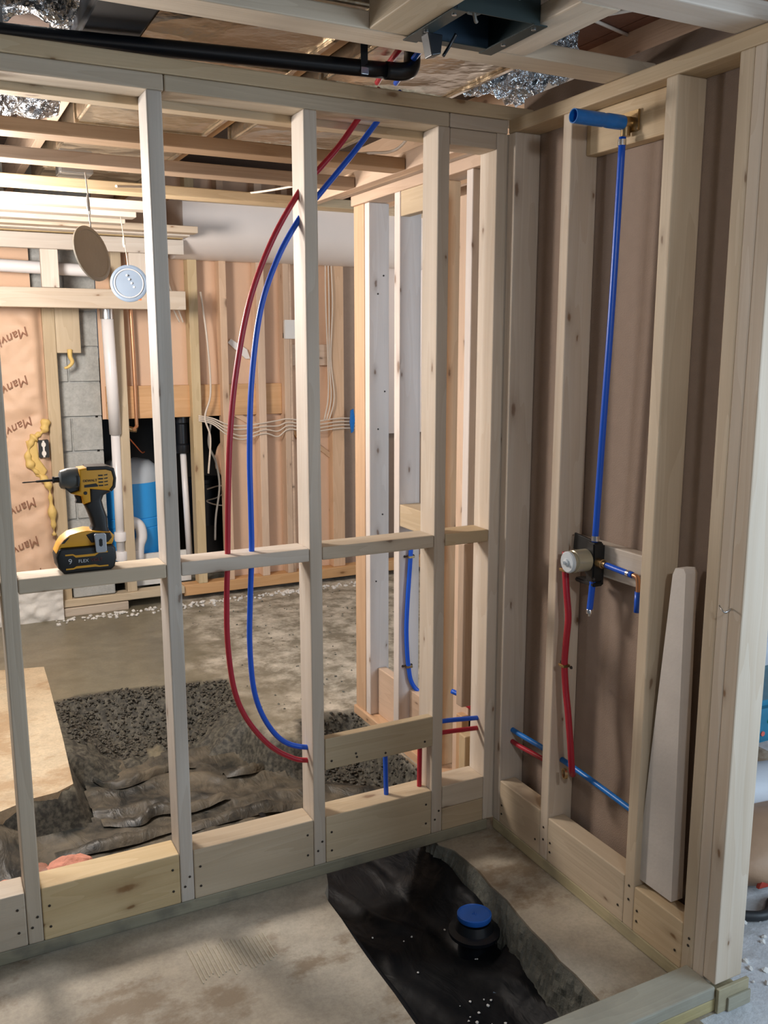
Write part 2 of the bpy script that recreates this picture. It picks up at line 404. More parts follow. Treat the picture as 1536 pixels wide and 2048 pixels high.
def text(name, s, size, loc, rot, mat, parent=None, ext=.0006, shear=0):
    c = D.curves.new(name, 'FONT'); c.body = s; c.size = size; c.extrude = ext; c.align_x = 'CENTER'; c.align_y = 'CENTER'; c.shear = shear
    t = D.objects.new(name, c); COL.objects.link(t)
    bpy.context.view_layer.update()
    me = D.meshes.new_from_object(t.evaluated_get(bpy.context.evaluated_depsgraph_get()))
    D.objects.remove(t); D.curves.remove(c)
    me.materials.clear()
    o = link(name, me, mat, parent, False, loc)
    o.rotation_euler = rot; return o
def nails(parent, pts, axis, r=.0035):
    for p in pts:
        lathe('nail', [(r, 0), (r, .0012), (r*.6, .0018)], p, axis, 'screw', parent, seg=8)
def inpoly(x, y, P):
    c = False; j = len(P)-1
    for i in range(len(P)):
        if (P[i][1] > y) != (P[j][1] > y) and x < (P[j][0]-P[i][0])*(y-P[i][1])/(P[j][1]-P[i][1])+P[i][0]: c = not c
        j = i
    return c
def pdist(x, y, P):
    d = 9e9
    for i in range(len(P)):
        ax, ay = P[i-1]; bx, by = P[i]; dx, dy = bx-ax, by-ay
        t = max(0, min(1, ((x-ax)*dx+(y-ay)*dy)/(dx*dx+dy*dy+1e-12)))
        d = min(d, math.hypot(x-ax-t*dx, y-ay-t*dy))
    return d
def nz(x, y, z=0., s=1., o=3):
    return noise.fractal(Vector((x*s, y*s, z*s)), 1.0, 2.0, o)
def ss(a, b, x):
    t = max(0, min(1, (x-a)/(b-a))); return t*t*(3-2*t)

W = .038; DP = .089; H = 2.183; NOG = 1.017

# ------------------------------------------------------------------ setting: floors, back boards, walls
jag = lambda: random.uniform(-.006, .006)
leftedge = [(-.663, -1.3), (-.662, -1.0), (-.660, -.80), (-.659, -.664), (-.656, -.55), (-.657, -.432), (-.655, -.33), (-.650, -.22), (-.650, -.13), (-.643, -.085), (-.615, -.045), (-.600, .0), (-.597, .10)]
rightedge = [(.0, .95), (-.01, .6), (-.008, .35), (-.012, .1), (-.21, .05), (-.213, -.01), (-.185, -.06), (-.18, -.13), (-.176, -.20), (-.187, -.28), (-.185, -.36), (-.196, -.43), (-.203, -.50), (-.204, -.57), (-.213, -.64), (-.21, -.70), (-.216, -.78), (-.222, -.9), (-.23, -1.3)]
fl = prism('floor', [(-4, -4.5), (-.663, -4.5)]+leftedge+[(-4, .10)], -.12, 0, 'slab', plane='xy'); meta(fl, 'grey brown concrete slab left of the lined pit', kind='structure')
fr = prism('floor', [(1.3, .95)]+rightedge+[(-.663, -1.3), (-.663, -4.5), (-.05, -4.5), (-.05, -.96), (.11, -.96), (.11, -.4), (1.3, -.4)], -.16, -.0005, 'slab', plane='xy'); meta(fr, 'grey concrete strip between the lined pit and the right wall', kind='structure')
# rough broken side of the slab along the right edge of the pit
vv = []; ff = []
E_ = rightedge[3:]; pts = []
for a, b in zip(E_[:-1], E_[1:]):
    for t in range(10): pts.append((a[0]+(b[0]-a[0])*t/10, a[1]+(b[1]-a[1])*t/10))
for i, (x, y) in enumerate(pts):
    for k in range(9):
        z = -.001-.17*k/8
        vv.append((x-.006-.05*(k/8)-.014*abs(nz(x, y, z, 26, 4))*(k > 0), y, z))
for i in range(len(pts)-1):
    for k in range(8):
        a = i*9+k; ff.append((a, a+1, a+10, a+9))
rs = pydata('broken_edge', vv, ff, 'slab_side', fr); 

fw = prism('floor', [(-.05, -4.5), (4.5, -4.5), (4.5, .93), (1.3, .93), (1.3, -.4), (.11, -.4), (.11, -.96), (-.05, -.96)], -.16, -.001, 'floor_white', plane='xy'); meta(fw, 'white dusty concrete floor of the side room', kind='structure')

# back floor with trench
T = [(-1.156, 1.795), (-1.027, 1.83), (-.838, 1.817), (-.662, 1.771), (-.386, 1.718), (-.42, 1.455), (-.449, 1.161), (-.416, .977), (-.303, .931), (-.241, 1.114), (-.113, 1.14), (.02, 1.10), (-.01, .93), (-.01, -.9), (-3.4, -.9), (-3.4, .85), (-1.453, .849), (-1.2, .909), (-1.163, 1.703)]
def zb(x, y):
    d = pdist(x, y, T); ins = inpoly(x, y, T)
    z = 0
    if ins:
        wdt = .26 if y > 1.2 else .07
        z = -.15*ss(-.01, wdt, d)
        z += .024*nz(x, y, 1, 26, 4)*ss(0, .03, d)
        z -= .12*ss(.42, .25, y)*ss(-.70, -.62, x)
    else:
        z = .006*nz(x, y, 0, 3)+.003*nz(x, y, 0, 22)*ss(-.7, .2, x+.15*nz(x, y, 0, 4))
    return z
def amud(x, y, z):
    ins = inpoly(x, y, T); d = pdist(x, y, T)
    return 1. if ins and (d > .0) and z > -.5 and not (y < 1.5 and x < -.3 and d > .35) else (.6 if not ins and d < .02 else 0.)
def adust(x, y, z):
    return ss(-.35, .05, x+.22*nz(x, y, 0, 3)) * ss(3.4, 2.4, y*.3+1.9) if False else ss(-.55, -.05, x+.25*nz(x, y, 0, 3.2))
fb = grid('floor', -3.4, 2.6, .06, 4.3, 300, 212, zb, 'slab_wet', attrs={'mud': amud, 'dust': adust},
          keep=lambda x, y: not (x > .03 and y < .93))
meta(fb, 'freshly poured wet concrete floor behind the frame, falling into a muddy trench', kind='structure')

# brown board behind the right-hand studs
wr = box('wall_right', DP+.0005, DP+.0125, -.905, .05, .0, 2.30, 'brown_board', None, 0)
meta(wr, 'brown fibre board closing the back of the right-hand stud bays', kind='structure')

# back wall: kraft coloured boards around the dark opening, plus block masonry
YB = 3.262
wb = D.objects.new('wall_back', None); COL.objects.link(wb); wb.location = (0, YB, 0); meta(wb, 'foundation wall behind the far studs', kind='structure')
def hole_r(z):   # torn right edge of the opening
    t = (z-.25)/.9
    return .135+.03*nz(0, z, 3, 9)-.09*math.exp(-((z-.86)/.10)**2)+(-.0 if z > .95 else .0)
n = 40
edge = [(hole_r(.25+.9*i/n), .25+.9*i/n) for i in range(n+1)]
prism('kraft_board', [(1.02, .05), (1.02, 2.62), (-.62, 2.62), (-.62, 1.15)]+[(edge[-1][0], 1.15)]+edge[::-1]+[(edge[0][0], .05)], YB, YB+.012, 'kraft_board', wb)
mb = []
bm = bmesh.new()
zz = 0.
row = 0
for zi in range(14):
    z0 = -.05+zi*.203
    xs = [-3.2, -2.8, -2.4, -2.0, -1.6, -1.2, -.8, -.62] if zi % 2 else [-3.2, -3.0, -2.6, -2.2, -1.8, -1.4, -1.0, -.62]
    for a, b in zip(xs[:-1], xs[1:]):
        r = bmesh.ops.create_cube(bm, size=1)['verts']
        dx = b-a-.012; 
        if b == -.6: b += 0
        for v in r: v.co = Vector(((a+b)/2+v.co.x*dx, .10+v.co.y*.19, z0+.1015+v.co.z*.190))
r = bmesh.ops.create_cube(bm, size=1)['verts']
for v in r: v.co = Vector((-1.925+v.co.x*2.6, .10+v.co.y*.160, 1.37+v.co.z*2.82))
me = D.meshes.new('block_masonry'); bm.to_mesh(me); bm.free()
bmk = link('block_masonry', me, 'block', wb, False, (0, YB, 0)); bmk['label'] = 'grey concrete block masonry'
box('kraft_board', -2.4, -.985, 3.19, 3.20, 1.80, 2.17, 'kraft_board', wb, 0)
box('dark_backing', -.75, .5, 4.05, 4.07, -.1, 1.5, 'dark_void', wb, 0)  # near-black panels stand in for the unlit space behind the opening
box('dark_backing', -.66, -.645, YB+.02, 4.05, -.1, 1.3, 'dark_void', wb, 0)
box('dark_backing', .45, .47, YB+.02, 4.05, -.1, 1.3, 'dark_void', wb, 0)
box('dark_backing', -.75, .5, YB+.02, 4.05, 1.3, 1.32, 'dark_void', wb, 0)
# white drywall room beyond the alcove
wl = box('wall_beyond', 1.02, 3.6, 3.3, 3.32, .98, 2.7, 'drywall', None, 0); wl.name = 'wall_far_right'
meta(wl, 'white drywall seen between the alcove studs', kind='structure')
w2 = box('wall_far_right_base', 1.02, 3.6, 3.33, 3.35, 0, 1.02, 'brown_board', wl, 0)
w3 = box('wall_side_room', 3.2, 3.22, -4, 3.3, -.1, 2.7, 'drywall', None, 0); meta(w3, 'pale wall of the side room', kind='structure')
# subfloor above
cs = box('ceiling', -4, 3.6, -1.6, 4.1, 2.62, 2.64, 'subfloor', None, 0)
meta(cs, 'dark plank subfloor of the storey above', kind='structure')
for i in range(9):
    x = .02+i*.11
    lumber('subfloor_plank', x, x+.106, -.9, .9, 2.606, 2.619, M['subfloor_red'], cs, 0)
for (xa, ya, xb, yb) in [(.22, .10, .62, .22), (.30, .30, .58, -.12), (.10, .0, .40, .10)]:
    tube('lath_strip', [(xa, ya, 2.60), (xb, yb, 2.60)], .006, 'pine_white', cs, sm=False, seg=6)
for i, x in enumerate((-2.3, -1.95, -1.08, -.49, .62, 1.0, 1.4)):
    j = lumber('floor_joist', x, x+.038, -1.6, 4.05, 2.40, 2.62, 'pine_dark' if x < .3 else 'pine_orange', None, .003)
    meta(j, {0: 'dark floor joist above the far left corner', 1: 'dark floor joist left of the foil duct', 2: 'floor joist between the foil duct and the wide metal duct',
             3: 'floor joist in the gap between the two metal ducts', 4: 'orange-brown floor joist above the right wall plate', 5: 'floor joist over the side room beside the right wall', 6: 'floor joist over the side room farthest right'}[i], 'joist', 'floor joists overhead')

ob = lumber('joist_block', .31, .61, .262, .30, 2.30, 2.47, 'pine_orange', None); meta(ob, 'orange-brown block between floor joists above the corner, beside the foil duct', 'block')

# ------------------------------------------------------------------ partition A (faces the camera)
A = thing('stud_partition', (-.9, .045, 0), 'open pine stud wall frame facing the camera, with red and blue tubing looped through it', 'wall frame')
lumber('bottom_plate', -2.3, -.02, 0, DP, 0, W, 'treated_dirty', A)
lumber('top_plate', -2.3, -1.0, 0, DP, H, H+W, 'pine', A)
lumber('top_plate', -.998, -.198, 0, DP, H, H+W, 'pine_yellow', A)
lumber('top_plate', -.196, 0, 0, DP, H, H+W, 'pine_white', A)
lumber('top_plate', -2.3, DP, 0, DP, H+W+.001, H+2*W+.001, 'pine', A)
SX = [-1.852, -1.446, -1.043, -.639, -.234, -.038]
mats = ['pine', 'pine', 'pine_white', 'pine_white', 'pine_white', 'pine_white']
for i, x in enumerate(SX):
    zt = H if x > -.1 or True else H
    s = lumber('stud', x, x+W, 0, DP, W, H, mats[i], A)
lumber('header_block', SX[4]+W+.001, SX[5]-.001, 0, DP, H-.046, H-.001, 'pine_white', A)
for i in range(5):
    a, b = SX[i]+W+.001, SX[i+1]-.001
    if i == 4:
        lumber('bottom_block', a, b, 0, DP, W, .115, 'pine', A)
        bb = lumber('bottom_block', a, b, 0, DP, .116, .192, 'pine', A)
    else:
        bb = lumber('bottom_block', a, b, 0, DP-.002, W, .188, 'pine' if i % 2 == 0 else 'pine_yellow', A)
    if i < 4: nails(bb, [(a+.018, -.0005, .075), (a+.018, -.0005, .135), (b-.02, -.0005, .08), (b-.02, -.0005, .145)], (0, -1, 0))
    # waist-high flat nogging
    lumber('nogging', a, b, .001, DP-.001, NOG-W, NOG, 'pine' if i != 2 else 'pine_white', A)
mbk = lumber('mid_block', SX[3]+W+.001, SX[4]+.002, -.001, .030, .338, .437, 'pine_yellow', A)
nails(mbk, [(-.58, -.0015, .365), (-.50, -.0015, .372), (-.497, -.0015, .36), (-.262, -.0015, .36), (-.40, -.0015, .352)], (0, -1, 0))
for x in SX[1:5]:
    nails(A.children[[c.name.split('.')[0] for c in A.children].index('stud')], [(x+.012, -.0005, .085), (x+.026, -.0005, .112)], (0, -1, 0))
# corner backing stud behind the corner stud, plus a thin added filler
lumber('corner_backing', .036, .10, DP+.001, DP+W+.002, W, H-.045, 'pine_white', A)

lumber('corner_backing', .0, .018, .001, DP, W, H, 'pine_white', A)  # filler added to stop light leaking through the corner gap

# ------------------------------------------------------------------ partition B (right wall)
B = thing('stud_partition', (.045, -.45, 0), 'right-hand pine stud wall frame backed with brown board, carrying the shower valve', 'wall frame')
lumber('bottom_plate', 0, DP, -.955, -.001, 0, W, 'treated', B)
lumber('top_plate', 0, DP, -1.5, -.001, H, H+W, 'pine', B)
BY = [(-.038, -.001, 'pine_white'), (-.2936, -.2556, 'pine_white'), (-.669, -.631, 'pine'), (-.8808, -.8428, 'pine'), (-.914, -.8812, 'pine_white')]
for a, b, m in BY: lumber('stud', 0, DP, a, b, W, H, m, B)
lumber('stud', 0, DP, -.953, -.915, .069, H, 'pine_white', B)
B.children[-1]['label'] = 'end post stud, brightest and nearest'
for a, b, zt in ((-.2550, -.0385, .186), (-.6305, -.2945, .18), (-.8422, -.6695, .168)):
    bb = lumber('bottom_block', 0, .060, a, b, W, zt, 'pine', B)
    nails(bb, [(-.0005, b-.014, .075), (-.0005, b-.014, .105), (-.0005, a+.02, .08)], (-1, 0, 0))
lumber('valve_block', .048, .086, -.630, -.2945, .955, 1.045, 'pine_white', B)
lumber('spout_block', .048, .086, -.630, -.2945, 2.075, 2.182, 'pine', B)
nails(B, [(-.0005, -.275, .10), (-.0005, -.275, .14), (-.0005, -.65, .12), (-.0005, -.65, .16), (-.0005, -.864, .12), (-.0005, -.866, .14)], (-1, 0, 0))
# bent nail on the end post
tube('bent_nail', [(-.001, -.905, .985), (-.004, -.925, 1.0), (-.035, -.935, .998), (-.03, -.915, 1.008)], .0018, 'steel', B, n=3, seg=6)

# leaning tapered plank
pk = prism('leaning_plank', [(-.788, .175), (-.664, .175), (-.735, 1.030), (-.744, 1.048), (-.752, 1.052), (-.800, 1.048), (-.800, .175)][0:0]+[(-.783, .184), (-.655, .184), (-.722, 1.03), (-.730, 1.048), (-.757, 1.052), (-.764, 1.04)], .018, .056, 'pine_white', None, plane='yz')
pk.rotation_euler = (0, math.radians(0), 0)
meta(pk, 'loose whitish wedge-cut plank leaning upright in the last bay of the right wall', 'plank')
m_ = plain('pine_upright', (.66, .60, .54, 1), .7, bump=.1, bscale=90, var=.10, vscale=14)
pk.data.materials[0] = m_

# curb at the shower entry
cb = thing('shower_curb', (-.5, -.91, 0), 'low double-board curb running out from the end post across the bottom right corner', 'curb')
lumber('curb_board', -2.2, DP, -.9545, -.865, 0, .034, 'treated', cb)
lumber('curb_board', -2.2, -.0005, -.956, -.864, .0345, .068, 'treated_grey', cb)
lumber('curb_board', .001, DP+.014, -.966, -.956, .0, .064, 'treated', cb, .002)
lumber('end_strap', .030, DP+.016, -.972, -.9665, .0, .036, 'treated_grey', cb, .001)

# ------------------------------------------------------------------ ceiling frame, front
F = thing('ceiling_frame', (-.5, -.5, 2.24), 'flat pine ceiling framing over the shower, carrying the vent fan housing', 'ceiling frame')
Z0, Z1 = H+W+.001, H+2*W
lumber('joist', -2.4, DP, -.500, -.410, Z0, Z1, 'pine', F)
lumber('joist', -2.4, DP, -.910, -.821, Z0, Z1, 'pine_white', F)
lumber('joist', -2.4, DP, -1.32, -1.23, Z0, Z1, 'pine_white', F)
lumber('cross_brace', -.400, -.302, -.820, -.501, Z0, Z1, 'pine', F)
lumber('cross_brace', -.695, -.602, -.820, -.501, Z0, Z1+.05, 'pine_yellow', F)

# fan housing
hs = thing('fan_housing', (-.5, -.6, 2.30), 'dark green steel vent fan housing with a bundle of wire inside', 'fan housing')
x0, x1, y0, y1, zb0 = -.598, -.402, -.692, -.502, 2.222
box('side_panel', x0, x1, y0, y0+.002, zb0-.004, 2.42, 'green_steel', hs, 0)
box('side_panel', x0, x1, y1-.002, y1, zb0-.002, 2.42, 'blue_steel', hs, 0)
box('side_panel', x0, x0+.002, y0, y1, zb0, 2.42, 'blue_steel', hs, 0)
box('side_panel', x1-.002, x1, y0, y1, zb0, 2.42, 'green_steel', hs, 0)
box('top_panel', x0, x1, y0, y1, 2.415, 2.42, 'blue_steel', hs, 0)
for xa, xb in ((x0-.012, x0+.022), (x1-.018, x1+.016)):
    fg = box('flange', xa, xb, y0-.005, y1+.012, zb0-.007, zb0-.004, 'green_steel', hs, .001)
    for yy in (y0+.02, y0+.13):
        lathe('slot', [(.005, 0), (.005, .001)], ((xa+xb)/2, yy, zb0-.0085), (0, 0, 1), 'steel', fg, seg=12)
box('flange', x0+.022, x1-.018, y1-.022, y1+.006, zb0-.006, zb0-.004, 'green_steel', hs, .001)
for xx in (-.545, -.455): lathe('screw', [(.0065, 0), (.006, .002), (.003, .004)], (xx, y0-.0005, 2.262), (0, -1, 0), 'steel', hs, seg=12)
box('motor_bracket', -.53, -.505, -.66, -.60, 2.27, 2.36, 'steel', hs, .002)
box('junction_cover', -.595, -.56, -.685, -.56, 2.235, 2.40, 'blue_steel', hs, .002)
for k in range(3):
    pts = [(-.49+(.030+.004*k)*math.cos(a*.7+k), -.60+.022*math.sin(a*.7+k), 2.262+.012*k+.004*math.sin(a*2)) for a in range(0, 18)]
    tube('wire_coil', pts, .0028, 'cable_grey', hs, n=4, seg=6)
tube('wire_coil', [(-.52, -.62, 2.36), (-.515, -.61, 2.29), (-.50, -.60, 2.245), (-.492, -.595, 2.238)], .004, 'cable_grey', hs, seg=6)
prism('duct_clip', [(-.588, 2.216), (-.552, 2.216), (-.556, 2.178), (-.578, 2.172)], -.560, -.530, 'abs', hs, bev=.002)
tube('duct_clip', [(-.545, -.55, 2.178), (-.53, -.55, 2.20), (-.52, -.56, 2.222)], .0035, 'abs', hs, seg=6)

# ------------------------------------------------------------------ ceiling frame, back
G = thing('ceiling_frame', (-.7, 1.5, 2.18), 'row of flat pine ceiling strips in the back room, behind the stud wall facing the camera', 'ceiling frame')
ZJ = 2.165
for i, (y, xr) in enumerate(((.09, -.06), (.517, -.06), (.915, -.06), (1.415, .30), (1.85, -.62), (2.10, -.62), (2.35, -.62))):
    lumber('joist', -3.0, xr, y, y+.089 if i else y+.05, ZJ, ZJ+.038, 'pine_brown' if i in (1, 2) else ('pine' if i in (0, 3) else 'pine_white'), G)  # browner pine on two strips paints in their shaded fronts
lumber('rim_joist', -.058, -.02, .145, 1.41, ZJ, ZJ+.06, 'pine_orange', G)

# ------------------------------------------------------------------ alcove partition C
Cw = thing('stud_partition', (.05, .6, 0), 'alcove stud wall frame running back from the corner, with a framed niche opening', 'wall frame')
HC = 2.122
lumber('bottom_plate', .0, DP, .13, 1.085, 0, W, 'pine_orange', Cw)
lumber('top_plate', .0, DP, .13, 1.085, HC, HC+W, 'pine_orange', Cw)
lumber('stud', .012, .1, .945, .985, W, HC, 'pine_pale', Cw)
lumber('stud', .010, .099, .986, 1.080, W, HC, 'pine_orange', Cw)
lumber('stud', .0, DP, .668, .712, W, HC, 'pine_pale', Cw)
lumber('stud', .004, .08, .192, .230, .93, HC, 'pine_pale', Cw)
lumber('stud', .045, .083, .231, .335, W, HC-.06, 'pine_orange', Cw)
lumber('stud', .0, DP, .40, .439, W, HC, 'pine_orange', Cw)
lumber('trimmer', -.006, .062, .193, .231, .352, .929, 'pine_brown', Cw)
Cw.children[-1]['label'] = 'darker brown trimmer stud below the waist nogging'
lumber('niche_header', .002, .04, .44, .667, 2.035, HC, 'pine', Cw)
lumber('niche_sill', .002, DP, .44, .667, .905, .99, 'pine', Cw)
lumber('bottom_block', .048, .086, .713, .944, W, .243, 'pine_orange', Cw)
lumber('bottom_block', .048, .086, .45, .667, W, .243, 'pine_orange', Cw)
lumber('bottom_block', .02, DP, .231, .27, W, .30, 'pine_orange', Cw)
lumber('bottom_block', -.016, .056, .152, .192, W, .262, 'pine', Cw)
nails(Cw, [(.04, .9445, .62), (.07, .9445, .9), (.05, .9445, 1.25), (.08, .9445, 1.4), (.05, .9445, 1.78), (.075, .9445, 1.85)], (0, -1, 0))

# ------------------------------------------------------------------ tubing
red = [(-.395, .045, 2.27), (-.425, .045, 2.23), (-.459, .045, 2.187), (-.516, .045, 2.113), (-.572, .045, 2.052), (-.634, .045, 1.985), (-.715, .045, 1.855), (-.781, .045, 1.699), (-.824, .045, 1.515), (-.847, .045, 1.342), (-.858, .045, 1.166), (-.864, .045, 1.017), (-.871, .045, .886), (-.872, .045, .756), (-.857, .045, .62), (-.821, .045, .523), (-.757, .045, .433), (-.69, .045, .380), (-.638, .045, .36), (-.56, .045, .352), (-.42, .045, .352), (-.25, .045, .352), (-.166, .045, .353), (-.03, .045, .342)]
blue = [(-.33, .045, 2.27), (-.363, .045, 2.232), (-.399, .045, 2.189), (-.468, .045, 2.105), (-.528, .045, 2.037), (-.579, .045, 1.98), (-.636, .045, 1.915), (-.70, .045, 1.810), (-.752, .045, 1.673), (-.782, .045, 1.488), (-.793, .045, 1.299), (-.794, .045, 1.133), (-.795, .045, 1.018), (-.803, .045, .877), (-.808, .045, .746), (-.799, .045, .61), (-.768, .045, .513), (-.715, .045, .438), (-.645, .045, .403), (-.56, .045, .393), (-.42, .045, .39), (-.25, .045, .392), (-.166, .045, .392), (-.03, .045, .377)]
t = tube('red_water_tube', red, .0078, 'pex_red'); meta(t, 'red tube curving in a long arc down through the facing stud wall', 'water pipe')
t = tube('blue_water_tube', blue, .0078, 'pex_blue'); meta(t, 'blue tube curving in a long arc beside the red one in the facing stud wall', 'water pipe')
t = tube('red_water_tube', [(-.253, .045, .345), (-.254, .045, .26), (-.255, .045, .12)], .0078, 'pex_red'); meta(t, 'short vertical red tube dropping behind the block between the last two wide studs', 'water pipe')
t = tube('blue_water_tube', [(-.378, .045, .385), (-.376, .045, .28), (-.372, .045, .12)], .0078, 'pex_blue'); meta(t, 'short vertical blue tube dropping into the dark pit behind the bottom block', 'water pipe')
t = tube('blue_water_tube', [(.045, .03, .355), (.045, -.06, .352), (.045, -.186, .356), (.045, -.297, .358), (.045, -.43, .352), (.045, -.64, .338)], .0085, 'pex_blue_light'); meta(t, 'blue tube running level through the right wall studs near the floor', 'water pipe')
t = tube('red_water_tube', [(.045, .03, .318), (.045, -.06, .312), (.045, -.163, .318), (.045, -.28, .326)], .008, 'pex_red'); meta(t, 'dull red tube running level in the corner bay of the right wall', 'water pipe')
rr = thing('red_riser', (-.01, -.37, .37), 'red tube snaking up the second stud of the right wall to the shower valve', 'water pipe')
tube('tube', [(-.008, -.341, 1.012), (-.010, -.346, .96), (-.012, -.357, .90), (-.010, -.366, .83), (-.010, -.361, .76), (-.010, -.3575, .69), (-.009, -.365, .62), (-.009, -.380, .55), (-.008, -.393, .47), (.004, -.390, .385), (.02, -.375, .352)][0:11], .0095, 'pex_red', rr)
for z, y in ((.962, -.345), (.685, -.357)):
    c = box('clamp', -.022, .001, y-.013, y+.013, z-.004, z+.004, 'brass', rr, .001)
    for s in (-1, 1): lathe('screw', [(.005, 0), (.004, .004)], (-.001, y+s*.021, z+.002*s), (-1, 0, 0), 'screw', rr, seg=8)
lathe('ring_clamp', [(.012, -.004), (.016, -.004), (.016, .004), (.012, .004)], (-.003, -.368, .357), (-1, .3, 0), 'brass', rr, caps=False)
# riser, valve, stubs
rs_ = thing('blue_riser', (.02, -.44, 1.06), 'tall straight blue tube rising from the shower valve to the spout fitting', 'water pipe')
tube('tube', [(.02, -.430, 1.055), (.019, -.444, 1.374), (.02, -.457, 1.695), (.021, -.467, 2.088)], .0088, 'pex_blue', rs_)
lathe('crimp_ring', [(.0105, 0), (.0105, .014)], (.0208, -.4665, 2.068), (0, 0, 1), 'chrome', rs_, 16)
lathe('crimp_ring', [(.0105, 0), (.0105, .014)], (.02, -.431, 1.058), (0, 0, 1), 'chrome', rs_, 16)
sp = thing('shower_stub', (.03, -.465, 2.12), 'short fat blue stub pipe sticking out of the top of the right wall', 'pipe')
lathe('stub_sleeve', [(.0165, 0), (.0175, .003), (.0175, .05), (.0155, .06), (.017, .065), (.017, .154), (.0145, .154), (.0145, .12)], (.022, -.465, 2.122), (-1, 0, .0), 'pex_blue_light', sp)
lathe('elbow', [(.012, 0), (.016, .004), (.016, .03), (.013, .036)], (.052, -.466, 2.122), (-1, 0, 0), 'brass', sp, 16)
lathe('elbow_collar', [(.012, 0), (.012, .03)], (.03, -.467, 2.090), (0, 0, 1), 'brass', sp, 16)
box('mounting_ear', .040, .047, -.50, -.435, 2.100, 2.15, 'brass', sp, .002)
va = thing('shower_valve', (.02, -.42, 1.0), 'shower mixing valve with brass cartridge and pale cap on the right wall', 'valve')
box('valve_body', .006, .040, -.444, -.412, .945, 1.055, 'black_plastic', va, .004)
lathe('cartridge', [(.026, -.005), (.031, .0), (.031, .044), (.0275, .046), (.030, .050), (.030, .056)], (.004, -.414, 1.003), (-1, 0, .0), 'valve_cap', va)
lathe('cartridge_cap', [(.0295, 0), (.0295, .006), (.026, .009), (.010, .010), (.010, .014), (.004, .016), (.004, .024)], (-.052, -.414, 1.003), (-1, 0, 0), 'clear_cap', va)
prism('mounting_bracket', [(-.44, 1.045), (-.318, 1.058), (-.314, 1.010), (-.36, 1.012), (-.37, .95), (-.44, .935)], .040, .047, 'black_plastic', va, plane='yz', bev=.001)
box('bracket_arm', .012, .046, -.44, -.36, .930, .942, 'black_plastic', va, .003)
lathe('side_port', [(.013, 0), (.013, .02), (.0105, .021), (.0105, .034)], (.022, -.444, 1.0), (0, -1, 0), 'brass', va, 16)
lathe('screw', [(.006, 0), (.003, .004)], (-.0, -.455, .958), (-1, 0, 0), 'screw', va, 8)
lathe('screw', [(.005, 0), (.003, .003)], (.005, -.428, 1.0), (-1, 0, 0), 'brass', va, 10)
st = thing('blue_stub', (.022, -.53, 1.0), 'short blue tube leading sideways from the shower valve behind the third stud', 'water pipe')
tube('tube', [(.022, -.474, 1.0), (.024, -.52, .997), (.026, -.575, .994)], .0085, 'pex_blue', st)
lathe('crimp_ring', [(.010, 0), (.010, .010)], (.0255, -.556, .995), (0, -1, 0), 'chrome', st, 16)
tube('elbow', [(.026, -.575, .994), (.026, -.592, .992), (.026, -.598, .975), (.026, -.598, .95)], .0065, 'copper', st, n=4)
tube('tube', [(.026, -.598, .955), (.026, -.598, .90)], .0085, 'pex_blue', st, sm=False)
sd = thing('blue_stub', (.02, -.42, .84), 'short capped blue tube hanging straight down from the shower valve', 'water pipe')
tube('tube', [(.02, -.428, .948), (.02, -.424, .90), (.02, -.420, .862)], .0088, 'pex_blue', sd)
lathe('end_plug', [(.009, 0), (.010, .002), (.010, .012), (.004, .014), (.004, .020)], (.02, -.420, .863), (0, 0, -1), 'chrome', sd, 16)

# alcove tubing
ar = thing('alcove_riser', (.03, .655, .25), 'blue tube clipped to the niche stud in the alcove, bending sideways at its foot', 'water pipe')
tube('tube', [(.046, .655, .86), (.043, .655, .78), (.032, .655, .62), (.027, .655, .50), (.031, .655, .40), (.038, .655, .335), (.048, .653, .283), (.07, .645, .245), (.11, .63, .222)], .0088, 'pex_blue', ar)
for z, x in ((.785, .043), (.345, .037)):
    box('clamp', x-.013, x+.013, .643, .667, z-.004, z+.004, 'brass', ar, .001)
    for s in (-1, 1): lathe('screw', [(.005, 0), (.004, .004)], (x+s*.019, .667, z), (0, -1, 0), 'screw', ar, seg=8)
t = tube('blue_water_tube', [(.02, .30, .37), (.05, .235, .36), (.085, .17, .345), (.10, .14, .335)], .009, 'pex_blue'); meta(t, 'stub of blue tube beside the corner in the alcove framing', 'water pipe')
t = tube('red_water_tube', [(.035, .27, .345), (.065, .20, .318), (.095, .14, .285)], .008, 'pex_red'); meta(t, 'stub of red tube beside the corner in the alcove framing', 'water pipe')

# ------------------------------------------------------------------ black drain pipe overhead, tubes behind it
dp = thing('drain_pipe', (-.8, .06, 2.30), 'long black drain pipe lying above the facing stud wall, ending in an elbow', 'pipe')
tube('pipe', [(-2.4, .26, 2.306), (-1.34, .145, 2.306), (-.9, .075, 2.305), (-.40, .0, 2.305)], .021, 'abs', dp, seg=20)
tube('elbow', [(-.40, .0, 2.305), (-.355, -.006, 2.306), (-.325, -.0, 2.318), (-.312, .012, 2.35), (-.308, .02, 2.41)], .023, 'abs', dp, n=5, seg=20)
for x, y in ((-.468, .01), (-1.347, .166)):
    box('hanger_strap', x-.010, x+.010, y-.021, y-.019, 2.28, 2.42, 'abs' if x > -1 else 'steel', dp, 0)
box('hanger_clip', -.478, -.456, -.013, -.010, 2.284, 2.302, 'chrome', dp, .001)
t = tube('red_water_tube', [(-.335, .18, 2.325), (-.355, .09, 2.337), (-.385, -.03, 2.340), (-.41, -.13, 2.342), (-.43, -.25, 2.36)], .0078, 'pex_red'); meta(t, 'piece of red tube crossing behind the black elbow overhead', 'water pipe')
